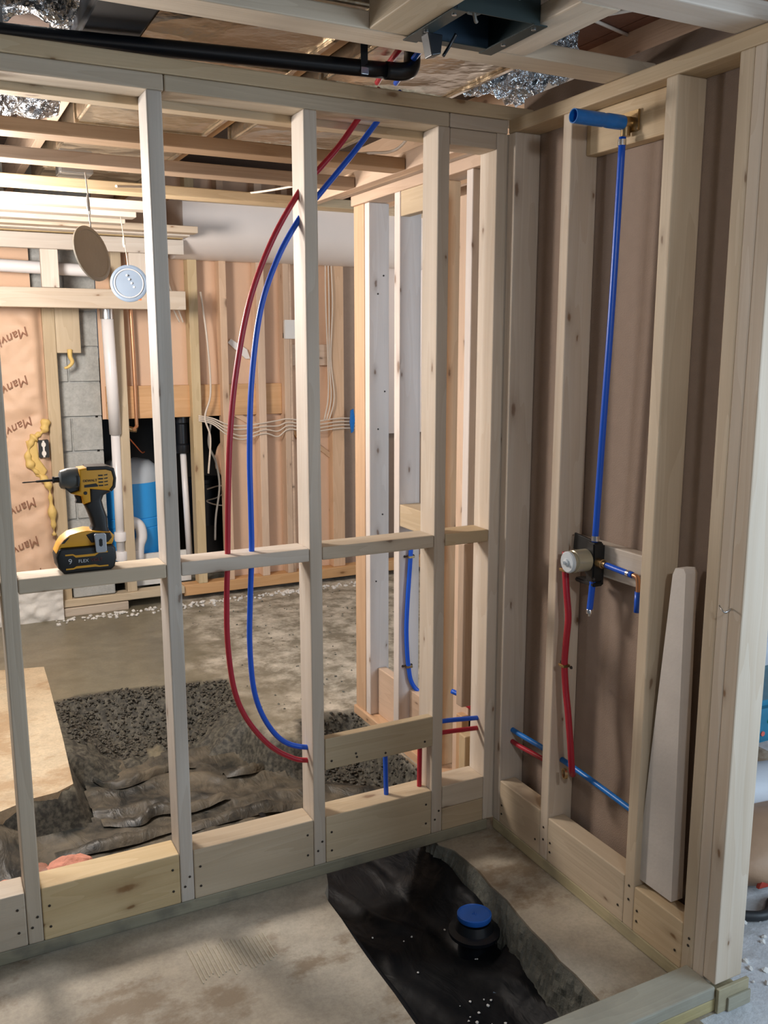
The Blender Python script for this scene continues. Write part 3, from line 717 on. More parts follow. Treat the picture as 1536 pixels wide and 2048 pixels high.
t = tube('blue_water_tube', [(-.285, .16, 2.325), (-.305, .06, 2.338), (-.33, -.05, 2.342), (-.35, -.14, 2.345), (-.365, -.25, 2.36)], .0078, 'pex_blue'); meta(t, 'piece of blue tube crossing behind the black elbow overhead', 'water pipe')

# ducts
def duct(x0, x1, y0, y1, z0, z1, label):
    d = thing('metal_duct', ((x0+x1)/2, (y0+y1)/2, z0), label, 'duct')
    box('duct_shell', x0, x1, y0, y1, z0, z1, 'galv', d, .008, 3)
    for y in np.arange(y0+.55, y1, .9): box('drive_cleat', x0-.006, x1+.006, y, y+.025, z0-.006, z1, 'galv', d, .002)
    box('corner_seam', x1-.016, x1+.001, y0, y1, z0-.008, z0, 'galv', d, .002)
duct(-1.01, -.545, .0-.25, 2.6, 2.36, 2.58, 'wide galvanized duct running to the back room above the stud wall')
duct(-.43, .0, -.2, 1.28, 2.36, 2.56, 'shorter galvanized duct right of the black pipe elbow')
def crumple(name, c, r, L, ax, label, amp=.035, s=14):
    v = []; f = []; n1, n2 = 90, 70
    ax = Vector(ax).normalized(); u = Vector((0, 0, 1)); u = (u-ax*u.dot(ax)).normalized(); q = ax.cross(u)
    for i in range(n1+1):
        for k in range(n2):
            a = 2*math.pi*k/n2
            d = abs(noise.noise(Vector((math.cos(a)*r*s, math.sin(a)*r*s, i/n1*L*s*.8))))+.5*abs(noise.noise(Vector((math.cos(a)*r*s*2.5, math.sin(a)*r*s*2.5, i/n1*L*s*2))))
            R = r+amp*(d-.4)*1.6
            v.append(Vector(c)+ax*(i/n1-.5)*L+(u*math.cos(a)+q*math.sin(a))*R)
    for i in range(n1):
        for k in range(n2):
            a = i*n2+k; b = i*n2+(k+1) % n2; f.append((a, b, b+n2, a+n2))
    o = pydata(name, v, f, 'foil', None, False); meta(o, label, 'duct'); return o
crumple('foil_duct', (-1.64, .17, 2.53), .175, .98, (1, -.05, 0), 'crumpled silver foil duct in the top left corner')
crumple('foil_duct', (-1.32, .95, 2.42), .12, .42, (1, 0, 0), 'foil wrapped duct end behind the top left of the stud wall', .03, 12)
crumple('foil_duct', (.17, .30, 2.53), .15, .42, (1, .35, 0), 'crumpled silver foil duct above the corner, right of the galvanized duct')
bx = box('black_duct_wrap', -1.17, -1.02, -.35, .60, 2.33, 2.55, 'rubber_dark', None, .01); meta(bx, 'black wrapped box between the foil duct and the metal duct', 'duct')
jb = box('junction_box', -1.05, -.93, 1.38, 1.50, 2.215, 2.30, 'steel', None, .004); meta(jb, 'dull metal box on top of the back room ceiling strips', 'junction box')

# ------------------------------------------------------------------ impact driver
dr = thing('impact_driver', (-1.24, .045, NOG), 'yellow and black cordless impact driver standing on its battery on the waist nogging', 'power tool')
yc = .045
def dz(P_, d=.0): return [(x, z+d) for x, z in P_]
bat = [(-1.307, 1.079), (-1.299, 1.083), (-1.176, 1.081), (-1.169, 1.072), (-1.168, 1.045), (-1.174, 1.024), (-1.182, 1.0175), (-1.298, 1.0175), (-1.311, 1.033), (-1.314, 1.060)]
bt = prism('battery', bat, yc-.040, yc+.040, 'black_plastic', dr, bev=.006, smooth=True)
for z, dz_ in ((1.0655, -1), (1.0295, 1)):
    prism('stripe', [(-1.293, z-.0018), (-1.293, z+.0018), (-1.275, z+.0018), (-1.268, z+.0018+.004*dz_), (-1.222, z+.0018+.004*dz_), (-1.212, z+.0018), (-1.190, z+.0018), (-1.190, z-.0018), (-1.212, z-.0018), (-1.222, z-.004+.004*dz_), (-1.268, z-.004+.004*dz_), (-1.275, z-.0018)], yc-.0412, yc-.039, 'drill_yellow', bt)
text('lettering', '9', .019, (-1.282, yc-.0405, 1.048), (math.pi/2, 0, 0), 'label_white', bt)
text('lettering', 'FLEX', .0115, (-1.250, yc-.0405, 1.047), (math.pi/2, 0, 0), 'label_white', bt)
text('lettering', 'VOLT', .0115, (-1.218, yc-.0405, 1.047), (math.pi/2, 0, 0), 'label_red', bt)
base = [(-1.313, 1.070), (-1.304, 1.090), (-1.294, 1.103), (-1.277, 1.115), (-1.259, 1.119), (-1.236, 1.122), (-1.178, 1.112), (-1.170, 1.104), (-1.173, 1.090), (-1.177, 1.082), (-1.300, 1.0835)]
prism('foot', base, yc-.034, yc+.034, 'drill_yellow', dr, bev=.007, smooth=True)
prism('foot_recess', [(-1.300, 1.094), (-1.286, 1.107), (-1.279, 1.109), (-1.292, 1.095)], yc-.0355, yc-.03, 'black_plastic', dr)
grip = [(-1.222, 1.231), (-1.19, 1.231), (-1.166, 1.228), (-1.172, 1.213), (-1.188, 1.206), (-1.193, 1.193), (-1.189, 1.174), (-1.182, 1.15), (-1.182, 1.124), (-1.176, 1.106), (-1.182, 1.093), (-1.195, 1.088), (-1.232, 1.093), (-1.240, 1.112), (-1.224, 1.120), (-1.219, 1.130), (-1.223, 1.149), (-1.229, 1.168), (-1.236, 1.185), (-1.224, 1.195)]
prism('grip', grip, yc-.021, yc+.021, 'black_plastic', dr, bev=.008, smooth=True)
prism('grip_skirt', [(-1.240, 1.112), (-1.222, 1.117), (-1.180, 1.112), (-1.176, 1.100), (-1.186, 1.088), (-1.228, 1.090)], yc-.0355, yc+.0355, 'black_plastic', dr, bev=.003)
hk = prism('belt_hook', [(-1.222, 1.112), (-1.219, 1.115), (-1.197, 1.115), (-1.193, 1.111), (-1.193, 1.070), (-1.196, 1.066), (-1.217, 1.066), (-1.220, 1.070)], yc-.050, yc-.043, 'silver_plastic', dr, bev=.0015)
box('hook_screw', -1.211, -1.203, yc-.052, yc-.049, 1.082, 1.102, 'black_plastic', hk, .002)
body = [(-1.246, 1.278), (-1.225, 1.280), (-1.177, 1.279), (-1.164, 1.272), (-1.160, 1.25), (-1.163, 1.229), (-1.172, 1.218), (-1.222, 1.226), (-1.222, 1.193), (-1.240, 1.188), (-1.243, 1.209), (-1.268, 1.217), (-1.247, 1.223)]
prism('motor_housing', body, yc-.030, yc+.030, 'drill_yellow', dr, bev=.009, smooth=True)
prism('rear_bumper', [(-1.228, 1.283), (-1.178, 1.282), (-1.161, 1.275), (-1.157, 1.25), (-1.160, 1.227), (-1.170, 1.216), (-1.176, 1.222), (-1.168, 1.232), (-1.165, 1.25), (-1.169, 1.268), (-1.182, 1.2725), (-1.228, 1.273)], yc-.0315, yc+.0315, 'black_plastic', dr, bev=.003)
for k in range(4): prism('vent_slot', [(-1.201+.0005, 1.238+.0085*k-.006), (-1.201, 1.2415+.0085*k-.006), (-1.190, 1.2415+.0085*k-.006), (-1.190, 1.238+.0085*k-.006)], yc-.0312, yc-.029, 'black_plastic', dr)
for k in range(4): prism('vent_slot', [(-1.187, 1.238+.0085*k-.005), (-1.187, 1.240+.0085*k-.005), (-1.178, 1.2415+.0085*k-.005), (-1.179, 1.2385+.0085*k-.005)], yc-.0312, yc-.029, 'black_plastic', dr)
prism('nameplate', [(-1.236, 1.231), (-1.203, 1.2315), (-1.203, 1.235), (-1.207, 1.240), (-1.236, 1.2375)], yc-.0309, yc-.029, 'black_plastic', dr)
text('lettering', 'DEWALT', .0085, (-1.221, yc-.0308, 1.2475), (math.pi/2, 0, 0), 'black_plastic', dr)
lathe('direction_button', [(.005, 0), (.004, .003)], (-1.234, yc-.029, 1.217), (0, -1, 0), 'black_plastic', dr, 12)
lathe('gear_case', [(.016, 0), (.022, .003), (.025, .012), (.0275, .020), (.0285, .046)], (-1.291, yc, 1.2505), (1, 0, .0), 'drill_grey', dr)
prism('gear_case_base', [(-1.285, 1.240), (-1.246, 1.240), (-1.246, 1.222), (-1.268, 1.217), (-1.279, 1.228)], yc-.017, yc+.017, 'black_plastic', dr, bev=.003)
box('side_vent', -1.252, -1.247, yc-.031, yc-.02, 1.235, 1.262, 'black_plastic', dr, .001)
lathe('chuck', [(.006, 0), (.0085, .001), (.0085, .004), (.007, .006), (.0075, .018)], (-1.307, yc, 1.251), (1, 0, .01), 'black_plastic', dr, 16)
lathe('driver_bit', [(.001, 0), (.0018, .004), (.0014, .030), (.0028, .034), (.0032, .070)], (-1.377, yc, 1.249), (1, 0, .02), 'screw', dr, 8)
prism('trigger', [(-1.257, 1.208), (-1.243, 1.209), (-1.240, 1.188), (-1.256, 1.190), (-1.253, 1.199)], yc-.009, yc+.009, 'black_plastic', dr, bev=.002)

# ------------------------------------------------------------------ hanging puck lights
def puck(c, nrm, r, mat, label, cordtop, rimmat):
    t = thing('puck_light', c, label, 'ceiling light')
    lathe('disc', [(r*.9, -.010), (r, -.006), (r, 0), (r*.93, .003), (r*.86, .003), (r*.84, .001), (.001, .0015)], c, nrm, mat, t, 40)
    lathe('back_can', [(r*.62, 0), (r*.62, .014), (r*.55, .018)], Vector(c)-Vector(nrm).normalized()*.008, -Vector(nrm), mat, t, 32)
    tube('cord', [Vector(c)+Vector((.0, .005, r*.9)), Vector(c)+Vector((-.004, .01, r*1.6)), (Vector(cordtop)+Vector(c))/2+Vector((.004, 0, 0)), cordtop], .0022, rimmat, t, seg=6)
    m = (Vector(cordtop)*.62+Vector(c)*.38)
    tube('connector', [m+Vector((0, 0, .028)), m, m-Vector((0, 0, .025))], lambda q: .0025+.004*math.sin(q*math.pi), rimmat, t, seg=8)
    return t
p1 = puck((-1.012, 1.02, 1.893), (.78, -.80, .25), .095, 'disc_dark', 'dark brown round puck light hanging edge-tilted from a cord, left of the pale one', (-1.02, 1.03, 2.16), 'cable_grey')
p2 = puck((-.690, 2.0, 1.860), (-.25, -1, .08), .083, 'disc_blue', 'pale blue-white round puck light hanging face-on from a thin cord', (-.69, 2.115, 2.166), 'cable_white')
lathe('face_ring', [(.060, 0), (.062, .002), (.065, .002), (.067, 0)], Vector((-.690, 2.0, 1.860))+Vector((-.25, -1, .08)).normalized()*.003, (-.25, -1, .08), 'silver_plastic', p2, 40, caps=False)
box('orange_tag', -.655, -.640, 1.985, 1.988, 1.785, 1.797, 'cable_orange', p2, 0)
for k in range(4): lathe('light_diode', [(.005, 0), (.004, .003)], (-.70+.010*k, 1.995-.001*k, 1.895-.017*k), (-.25, -1, .08), 'white_paint', p2, 12)

# ------------------------------------------------------------------ far wall framing
YF = 3.17
Q = thing('stud_partition', (0, YF+.04, 0), 'far stud wall frame of warm pine along the foundation wall', 'wall frame')
def fstud(x0, x1, z0=.10, z1=2.6, mat='pine_orange', y=YF, lean=0):
    o = lumber('stud', x0, x1, y, y+.089, z0, z1, mat, Q)
    if lean: o.rotation_euler.rotate_axis('Y', 0); o.rotation_euler.y += lean
    return o
fstud(-.937, -.869, .06, 1.79, 'pine_yellow')
fstud(-.545, -.487, .10, 2.4, 'pine_yellow')
fstud(-.102, -.045, .10, 2.6, 'pine_yellow')
fstud(.090, .134, .10, 2.6)
fstud(.325, .375, .10, 2.6)
fstud(.500, .540, .10, 2.6)
fstud(.838, .925, .10, 2.6, 'pine_orange', YF+.02)
fstud(1.18, 1.22, .10, 2.6, 'pine_orange', YF+.02)
lumber('bottom_plate', -.95, -.20, YF-.02, YF+.07, .055, .10, 'pine_yellow', Q)
lumber('bottom_plate', -1.6, -.55, YF-.03, YF+.06, .0, .05, 'pine_white', Q)
lumber('bottom_plate', -.199, 1.6, YF, YF+.089, .03, .10, 'pine_orange', Q)
lumber('header', -.60, .500, YF+.055, YF+.088, 1.150, 1.345, 'pine_orange', Q)
lumber('block', .541, .838, YF+.045, YF+.085, 1.455, 1.59, 'pine_orange', Q)
lumber('brace', -.868, -.735, YF+.005, YF+.03, 1.54, 1.90, 'pine_yellow', Q)
for (xa, xb, z) in ((.135, .325, 1.20), (.541, .62, 1.10), (.70, .838, .98)):
    prism('gusset', [(xa, z), (xa, z-.03), (xb, z-.14), (xb, z-.10)], YF+.065, YF+.085, 'pine_orange', Q)

pole = tube('wooden_pole', [(.552, YF+.02, .10), (.548, YF+.02, 1.1), (.545, YF+.02, 2.09)], .016, 'pine_orange', None, seg=12); meta(pole, 'thin round wooden pole standing against the fourth far stud', 'pole')
rb = box('recess_board', .93, 1.15, YF+.085, YF+.091, .10, 2.6, 'brown_board', Q, 0); rb['label'] = 'dark brown board at the end of the far frame'
# soffit ladder, left
SL = thing('soffit_frame', (-.7, 2.9, 1.9), 'brightly lit pine ladder frame hanging below the ceiling at the back left', 'soffit frame')
lumber('rail', -2.8, -.19, 2.90, 2.938, 1.782, 1.885, 'pine_white', SL)
lumber('rail', -2.8, -.19, 2.939, 2.977, 1.782, 1.82, 'pine_white', SL)
lumber('rail', -2.8, -.19, 2.90, 2.938, 2.085, 2.165, 'pine_white', SL)
lumber('rail', -2.8, -.19, 2.905, 2.943, 2.170, 2.208, 'pine_yellow', SL)
for a, b in ((-1.9, -1.81), (-1.42, -1.33), (-.957, -.868), (-.497, -.392)): lumber('rung', a, b, 2.90, 2.938, 1.886, 2.084, 'pine_white', SL)
for i, y in enumerate((2.60, 2.76)): lumber('ceiling_strap', -3.0, -.19, y, y+.089, 2.17, 2.205, 'pine_white', SL)

# white soffit / wrapped duct to the right
so = prism('white_soffit', [(2.90, 2.225), (2.895, 2.42), (3.26, 2.42), (3.26, 2.10), (3.20, 2.085), (3.12, 2.085), (3.02, 2.11), (2.94, 2.165)], -.19, 1.5, 'soffit_white', None, plane='yz', bev=0, smooth=True)
meta(so, 'smooth white boxed soffit along the top of the far wall', 'soffit')
ft = lumber('furring_strip', -.19, 1.5, 2.86, 2.898, 2.375, 2.43, 'pine', None); meta(ft, 'pine strip along the top edge of the white soffit', 'strip')

# kraft faced insulation, left
INS = thing('insulation_batt', (-1.3, YF, 1.0), 'kraft-paper faced insulation batt with upside-down printing at the far left', 'insulation')
def zins(x, z):
    e = ss(0, .05, -.938-x)
    return YF+.015-.03*e-.035*abs(nz(x, z, 2, 3.4, 3))*e-.012*nz(x, z, 5, 10, 2)
grid('paper_facing', -2.6, -.938, .06, 1.80, 130, 140, zins, 'kraft', INS, mapf=lambda x, z, y: (x, y, z))
def tins(x, z): return zins(x, z)-.004
for (px, pz, tx) in ((-1.015, 1.665, 'Manv'), (-1.03, 1.40, 'Manv'), (-1.02, 1.17, 'Manv'), (-1.03, .71, 'Manv'), (-1.03, .485, 'Manv'), (-1.02, .30, 'Manv')):
    text('lettering', tx+'ille', .070, (px-.11, min(tins(px-d, pz) for d in (0, .05, .1))-.006, pz-.045), (math.pi/2, math.radians(-205), 0), 'ink', INS, .0008, .25)
tube('foam_bead', [(-.955, YF-.02, 1.17), (-.97, YF-.03, 1.11), (-1.01, YF-.03, 1.08), (-1.04, YF-.035, 1.05), (-1.065, YF-.035, .97), (-1.045, YF-.035, .90), (-1.0, YF-.035, .85), (-.965, YF-.035, .79), (-.958, YF-.03, .70), (-.952, YF-.03, .58), (-.95, YF-.02, .50)], lambda q: .019+.007*math.sin(q*31)+.005*math.sin(q*83)-.006*q, 'foam_yellow', INS, seg=14)
prism('foam_patch', [(-1.07, 1.05), (-1.01, 1.075), (-1.005, .95), (-.965, .88), (-.99, .83), (-1.03, .85), (-1.05, .93)], YF-.035, YF+.02, 'foam_yellow', INS, bev=.012, smooth=True)
fd = tube('foam_drip', [(-.80, YF-.005, 1.56), (-.80, YF-.01, 1.52), (-.79, YF-.012, 1.49), (-.81, YF-.012, 1.465), (-.835, YF-.01, 1.455)], lambda q: .014-.007*q, 'foam_yellow'); meta(fd, 'small yellow foam drip below the board at the far left', 'foam')
ou = thing('outlet_box', (-.975, YF-.05, 1.0), 'duplex outlet set in yellow foam beside the insulation batt', 'outlet')
box('box', -1.005, -.950, YF-.045, YF+.02, .955, 1.055, 'rubber_dark', ou, .002)
prism('receptacle', [(-.991+.012*math.cos(a)+.012, .98+.012*math.sin(a)*1.3) for a in np.arange(0, 6.28, .5)], YF-.052, YF-.045, 'white_paint', ou)
prism('receptacle', [(-.991+.012*math.cos(a)+.012, 1.03+.012*math.sin(a)*1.3) for a in np.arange(0, 6.28, .5)], YF-.052, YF-.045, 'white_paint', ou)
box('yoke', -.984, -.974, YF-.050, YF-.046, .958, 1.052, 'white_paint', ou, 0)
ws = grid('poly_scrap', -1.6, -.93, .0, .24, 50, 24, lambda x, z: YF-.06-.03*abs(nz(x, z, 8, 9)), 'white_debris', None, mapf=lambda x, z, y: (x, y, z)); meta(ws, 'crumpled whitish insulation at the foot of the kraft batt', 'insulation')
b1 = box('masonry_block', -.86, -.62, YF-.005, YF+.08, .105, .27, 'block', None, .004); meta(b1, 'grey concrete block piece on the far bottom plate', 'block')
b2 = box('plasterboard_scrap', -.47, -.12, YF+.12, YF+.14, .10, .30, 'white_debris', None, 0); meta(b2, 'white crumpled panel low in the dark opening', 'panel')

# PVC pipes
pv = thing('plastic_pipe', (-.6, YF+.0, .2), 'long white plastic drain pipe slanting down beside the blue tank', 'pipe')
tube('pipe', [(-.600, YF-.10, 1.76), (-.585, YF-.06, 1.35), (-.57, YF-.0, 1.07)], .034, 'pvc', pv, seg=20, sm=False)
tube('pipe', [(-.57, YF-.0, 1.09), (-.568, YF+.03, .30)], .026, 'pvc', pv, seg=20, sm=False)
lathe('steel_coupling', [(.037, 0), (.037, .09)], (-.602, YF-.102, 1.73), (0, 0, 1), 'steel', pv, 24)
lathe('hub', [(.034, 0), (.036, .01), (.036, .05), (.034, .055)], (-.568, YF+.02, .42), (0, 0, 1), 'pvc', pv, 24)
lathe('hub', [(.034, 0), (.036, .01), (.036, .05), (.034, .055)], (-.568, YF+.02, .30), (0, 0, 1), 'pvc', pv, 24)
tr = thing('trap_elbow', (-.44, YF+.0, .4), 'white plastic trap bend low in front of the blue tank', 'pipe')
tube('bend', [(-.555, YF+.13, .50), (-.50, YF+.10, .52), (-.44, YF+.10, .49), (-.425, YF+.10, .42), (-.445, YF+.10, .36), (-.455, YF+.10, .26)], .034, 'pvc', tr, seg=18)
lathe('hub', [(.038, 0), (.038, .05)], (-.455, YF+.10, .29), (0, 0, 1), 'pvc', tr, 24)
t = tube('plastic_pipe', [(-2.6, 3.05, 2.03), (-1.6, 3.06, 2.015), (-.60, 3.07, 1.99)], .034, 'pvc', None, seg=20); meta(t, 'white plastic pipe lying level behind the ladder frame at the back left', 'pipe')
t = tube('copper_pipe', [(-.447, YF+.03, 2.2), (-.437, YF+.03, 1.55), (-.437, YF+.03, 1.15), (-.437, YF+.03, 1.11), (-.46, YF+.0, 1.09)], .011, 'copper', None); meta(t, 'brown copper pipe dropping to a valve above the blue tank', 'pipe')
t = tube('pipe_valve', [(-.50, YF+.03, 1.10), (-.47, YF+.03, 1.09), (-.44, YF+.03, 1.085)], .016, 'brass', None); meta(t, 'small brass valve at the end of the copper pipe', 'valve')
t = thing('standpipe', (-.13, YF+.15, .3), 'white standpipe under a black coupling in the dark opening', 'pipe')
tube('pipe', [(-.135, YF+.14, .93), (-.125, YF+.12, .25)], .020, 'pvc', t, seg=16, sm=False)
lathe('coupling', [(.045, 0), (.048, .01), (.048, .05), (.040, .06), (.040, .18), (.050, .19), (.050, .24)], (-.135, YF+.15, .92), (0, 0, 1), 'abs', t, 24)
tk = thing('pressure_tank', (-.42, 3.62, .2), 'large blue pressure tank with a pale domed top in the dark opening', 'tank')
lathe('shell', [(.02, .05), (.185, .10), (.195, .14), (.195, .30), (.191, .305), (.195, .31), (.195, .36), (.191, .365), (.195, .37), (.195, .59)], (-.435, 3.52, .15), (0, 0, 1), 'tank_blue', tk, 48)
lathe('dome', [(.195, 0), (.190, .05), (.17, .09), (.13, .125), (.06, .14), (.02, .142)], (-.435, 3.52, .74), (0, 0, 1), 'tank_white', tk, 48)
lathe('air_valve', [(.02, 0), (.02, .03), (.01, .04)], (-.435, 3.50, .875), (0, 0, 1), 'black_plastic', tk, 12)
t = tube('orange_wire', [(-.50, YF+.06, 1.06), (-.44, YF+.10, .99), (-.38, YF+.20, .93), (-.34, YF+.3, .92)], .004, 'cable_orange', None, seg=6); meta(t, 'thin orange wire drooping over the blue tank', 'wire')
bk = lathe('black_pail', [(.10, 0), (.115, .28), (.12, .285), (.12, .31), (.105, .31)], (.08, 3.60, .40), (0, 0, 1), 'abs'); meta(bk, 'black ribbed pail in the right of the dark opening', 'pail')
t = tube('grey_cable', [(.02, YF+.02, 1.14), (.00, YF+.03, .98), (.05, YF+.06, .86), (.075, YF+.08, .70), (.05, YF+.10, .50), (.04, YF+.10, .35)], .007, 'cable_grey', None, seg=8); meta(t, 'thick grey cable hanging in the dark opening', 'cable')
t = tube('white_loop_cable', [(.04, 3.42, .66), (.12, 3.40, .68), (.2, 3.42, .66), (.12, 3.44, .60), (.04, 3.43, .58), (.12, 3.40, .55), (.2, 3.42, .56)], .005, 'cable_white', None, seg=6); meta(t, 'coil of white cable at the right edge of the dark opening', 'cable')
# cables along the far wall
labs = ['topmost white cable of the bundle crossing the far studs', 'second white cable of the bundle crossing the far studs', 'third white cable of the bundle crossing the far studs, sagging', 'lowest sagging white cable of the bundle crossing the far studs']
for k in range(4):
    z = 1.13-.022*k
    pts = [(-.07, YF-.01, 1.16-.01*k), (.02, YF-.005, 1.14-.012*k), (.11, YF-.012, z-.03), (.22, YF+.02, z-.045-.02*(k > 1)), (.35, YF-.01, z-.03), (.45, YF+.01, z-.02-.012*k), (.52, YF-.012, z-.01), (.68, YF+.0, z-.035), (.88, YF+.0, z-.02), (1.1, YF, z-.03)]
    t = tube('white_cable', pts, .0048, 'cable_white', None, n=6, seg=6); meta(t, labs[k], 'cable', 'cables along the far wall')
for k, (dx, lb) in enumerate(((0, 'left white cable dropping beside the last far stud'), (.018, 'middle white cable dropping beside the last far stud'), (.036, 'right white cable dropping beside the last far stud'))):
    t = tube('white_cable', [(.795+dx, YF+.01, 2.2), (.79+dx*1.3, YF+.0, 1.85), (.805+dx*.6, YF+.01, 1.5), (.80+dx*1.2, YF+.0, 1.25), (.77+dx, YF+.0, 1.10)], .0048, 'cable_white', None, n=6, seg=6); meta(t, lb, 'cable', 'cables beside the last far stud')
t = tube('white_cable', [(-.03, YF-.01, 1.9), (.00, YF-.015, 1.6), (.01, YF-.012, 1.3), (-.03, YF-.012, 1.15), (.0, YF-.01, 1.02), (-.02, YF-.01, .8)], .006, 'cable_white', None, seg=6); meta(t, 'white cable running down the stud at the edge of the dark opening', 'cable')
for k in range(2):
    t = tube('white_cable', [(-.36+.09*k, YF-.005, 2.2), (-.27+.05*k, YF+.0, 1.95), (-.16+.02*k, YF+.0, 1.72)], .005, 'cable_white', None, seg=6); meta(t, ['left slanting white cable beside the facing stud wall', 'right slanting white cable just under the soffit'][k], 'cable')
for k, pts in enumerate([[(-.885, 1.20, 2.15), (-.80, 1.30, 2.17), (-.66, 1.43, 2.195), (-.48, 1.53, 2.20), (-.30, 1.42, 2.20), (-.14, 1.15, 2.21)],
                         [(-.26, .62, 2.21), (-.20, .52, 2.205), (-.13, .46, 2.21), (-.12, .36, 2.25), (-.14, .26, 2.30)]]):
    t = tube('ceiling_cable', pts, .0048, 'cable_white', None, seg=6); meta(t, ['long white cable sagging across the back room ceiling strips', 'short white cable loop above the far end of the top plate'][k], 'cable')
wc = box('wall_box', .500, .600, YF-.02, YF+.02, 1.625, 1.742, 'white_paint', None, .003); meta(wc, 'small white box mounted on the far wall between studs', 'junction box')
tp = prism('plaster_smear', [(.155, 1.60), (.175, 1.625), (.28, 1.56), (.30, 1.50), (.27, 1.50)], YF+.07, YF+.09, 'white_paint', None, bev=.003); meta(tp, 'white plaster smear on the far kraft board', 'plaster')
bp_ = prism('blue_tag', [(.955, 1.16), (.975, 1.17), (.985, 1.10), (.975, 1.02), (.960, 1.01), (.95, 1.08)], YF-.02, YF-.005, 'pex_blue_light', None, bev=.003); meta(bp_, 'small blue plastic piece on the far wall beside the alcove frame', 'plastic piece')

# ------------------------------------------------------------------ back room ground
os_ = prism('slab_piece', [(-1.345, 2.32), (-1.142, 2.275), (-1.150, 2.0), (-1.163, 1.70), (-1.178, 1.35), (-1.2, .93), (-1.26, .89), (-1.35, .88), (-1.46, .83), (-2.6, .82), (-2.6, 2.45)], -.08, .012, 'slab_old', None, plane='xy'); meta(os_, 'light tan slab of old concrete at the left edge of the back room', 'slab')
def zpl(x, y):
    e = 1-ss(.0, .10, x+1.52+.0) if False else 0
    z = -.125+.013*nz(x, y, 0, 2.4)
    a = x*.35+y*1.0+.10*nz(x, y, 3, 2.2)
    z += .015*abs(math.sin(a*13+2.2*nz(x, y, 9, 1.6)))**6*(.35+.65*ss(-.2, .3, nz(x, y, 12, 1.8)))
    z += .005*abs(nz(x, y, 4, 8, 3))
    z += .09*ss(.30, .10, y)*ss(-.60, -.72, x)-.10*ss(.36, .16, y)*ss(-.72, -.60, x)
    z += .115*ss(-1.32, -1.52, x)*ss(.5, .8, y)
    return z
def kpl(x, y):
    top = 1.38+.05*nz(x, y, 0, 5)
    if x > -.95: top = 1.30+.05*nz(x, y, 0, 6)-.25*ss(-.6, -.40, x)+.15*ss(-.40, -.25, x)*0
    if x < -1.17: top = .86+.02*nz(x, 0, 0, 9)
    return y < top and not (x > -.66 and y < .42) and (x < -1.16 or pdist(x, y, T) > .05) and x < -.06+.04*nz(0, y, 0, 5)-.30*ss(.55, .9, y)
ps = grid('plastic_sheet', -2.4, -.02, .10, 1.50, 238, 140, zpl, 'poly_dusty', None, keep=kpl); meta(ps, 'dusty wrinkled black plastic sheet lying in the trench behind the stud wall', 'plastic sheet')
def fold(pts, w, label):
    v = []; f = []; P = spline([(a, b, 0) for a, b in pts], 6)
    for i, p in enumerate(P):
        q = i/(len(P)-1); hgt = .035*math.sin(math.pi*q)+.004*math.sin(i*2.1)
        for k, (dy, dzz) in enumerate(((w, -.02), (w*.4, .4*hgt), (0, hgt), (-.5*w, hgt*.8), (-w*.8, hgt*.15))):
            v.append((p.x, p.y+dy, zpl(p.x, p.y)+.004+dzz))
    for i in range(len(P)-1):
        for k in range(4): a = i*5+k; f.append((a, a+1, a+6, a+5))
    pydata('fold', v, f, 'poly_dusty', ps, True)
fold([(-1.12, .86), (-1.0, .80), (-.93, .84), (-.80, .80), (-.62, .82)], .05, '')
fold([(-1.13, 1.30), (-1.05, 1.12), (-.95, 1.10), (-.80, 1.17), (-.70, 1.15)], .04, '')
fold([(-.62, .98), (-.52, .96), (-.42, 1.02)], .04, '')
fold([(-.85, .66), (-.6, .66), (-.35, .60)], .05, '')
fold([(-1.3, .70), (-1.1, .68), (-.9, .70)], .05, '')
# pink insulation scrap at the left
isc = thing('insulation_scrap', (-1.35, .42, 0), 'torn pink insulation with brown paper heaped behind the bottom plate at the far left', 'insulation')
def blob(name, c, r, mat, parent, amp=.25, s=22, n=26):
    bm = bmesh.new(); bmesh.ops.create_icosphere(bm, subdivisions=4, radius=1)
    for v in bm.verts:
        d = 1+amp*noise.fractal(Vector((v.co.x*r[0]*s, v.co.y*r[1]*s, v.co.z*r[2]*s))+Vector(c)*7, 1, 2, 4)
        v.co = Vector((v.co.x*r[0]*d, v.co.y*r[1]*d, v.co.z*r[2]*d))
    me = D.meshes.new(name); bm.to_mesh(me); bm.free(); return link(name, me, mat, parent, True, c)
blob('fibre', (-1.29, .36, -.005), (.075, .06, .055), 'insul_pink', isc)
blob('fibre', (-1.46, .30, -.02), (.12, .07, .065), 'insul_pink', isc)
blob('paper', (-1.37, .34, -.02), (.085, .07, .055), 'insul_brown', isc, .5, 14)
blob('paper', (-1.42, .22, -.01), (.10, .05, .075), 'insul_brown', isc, .5, 14)
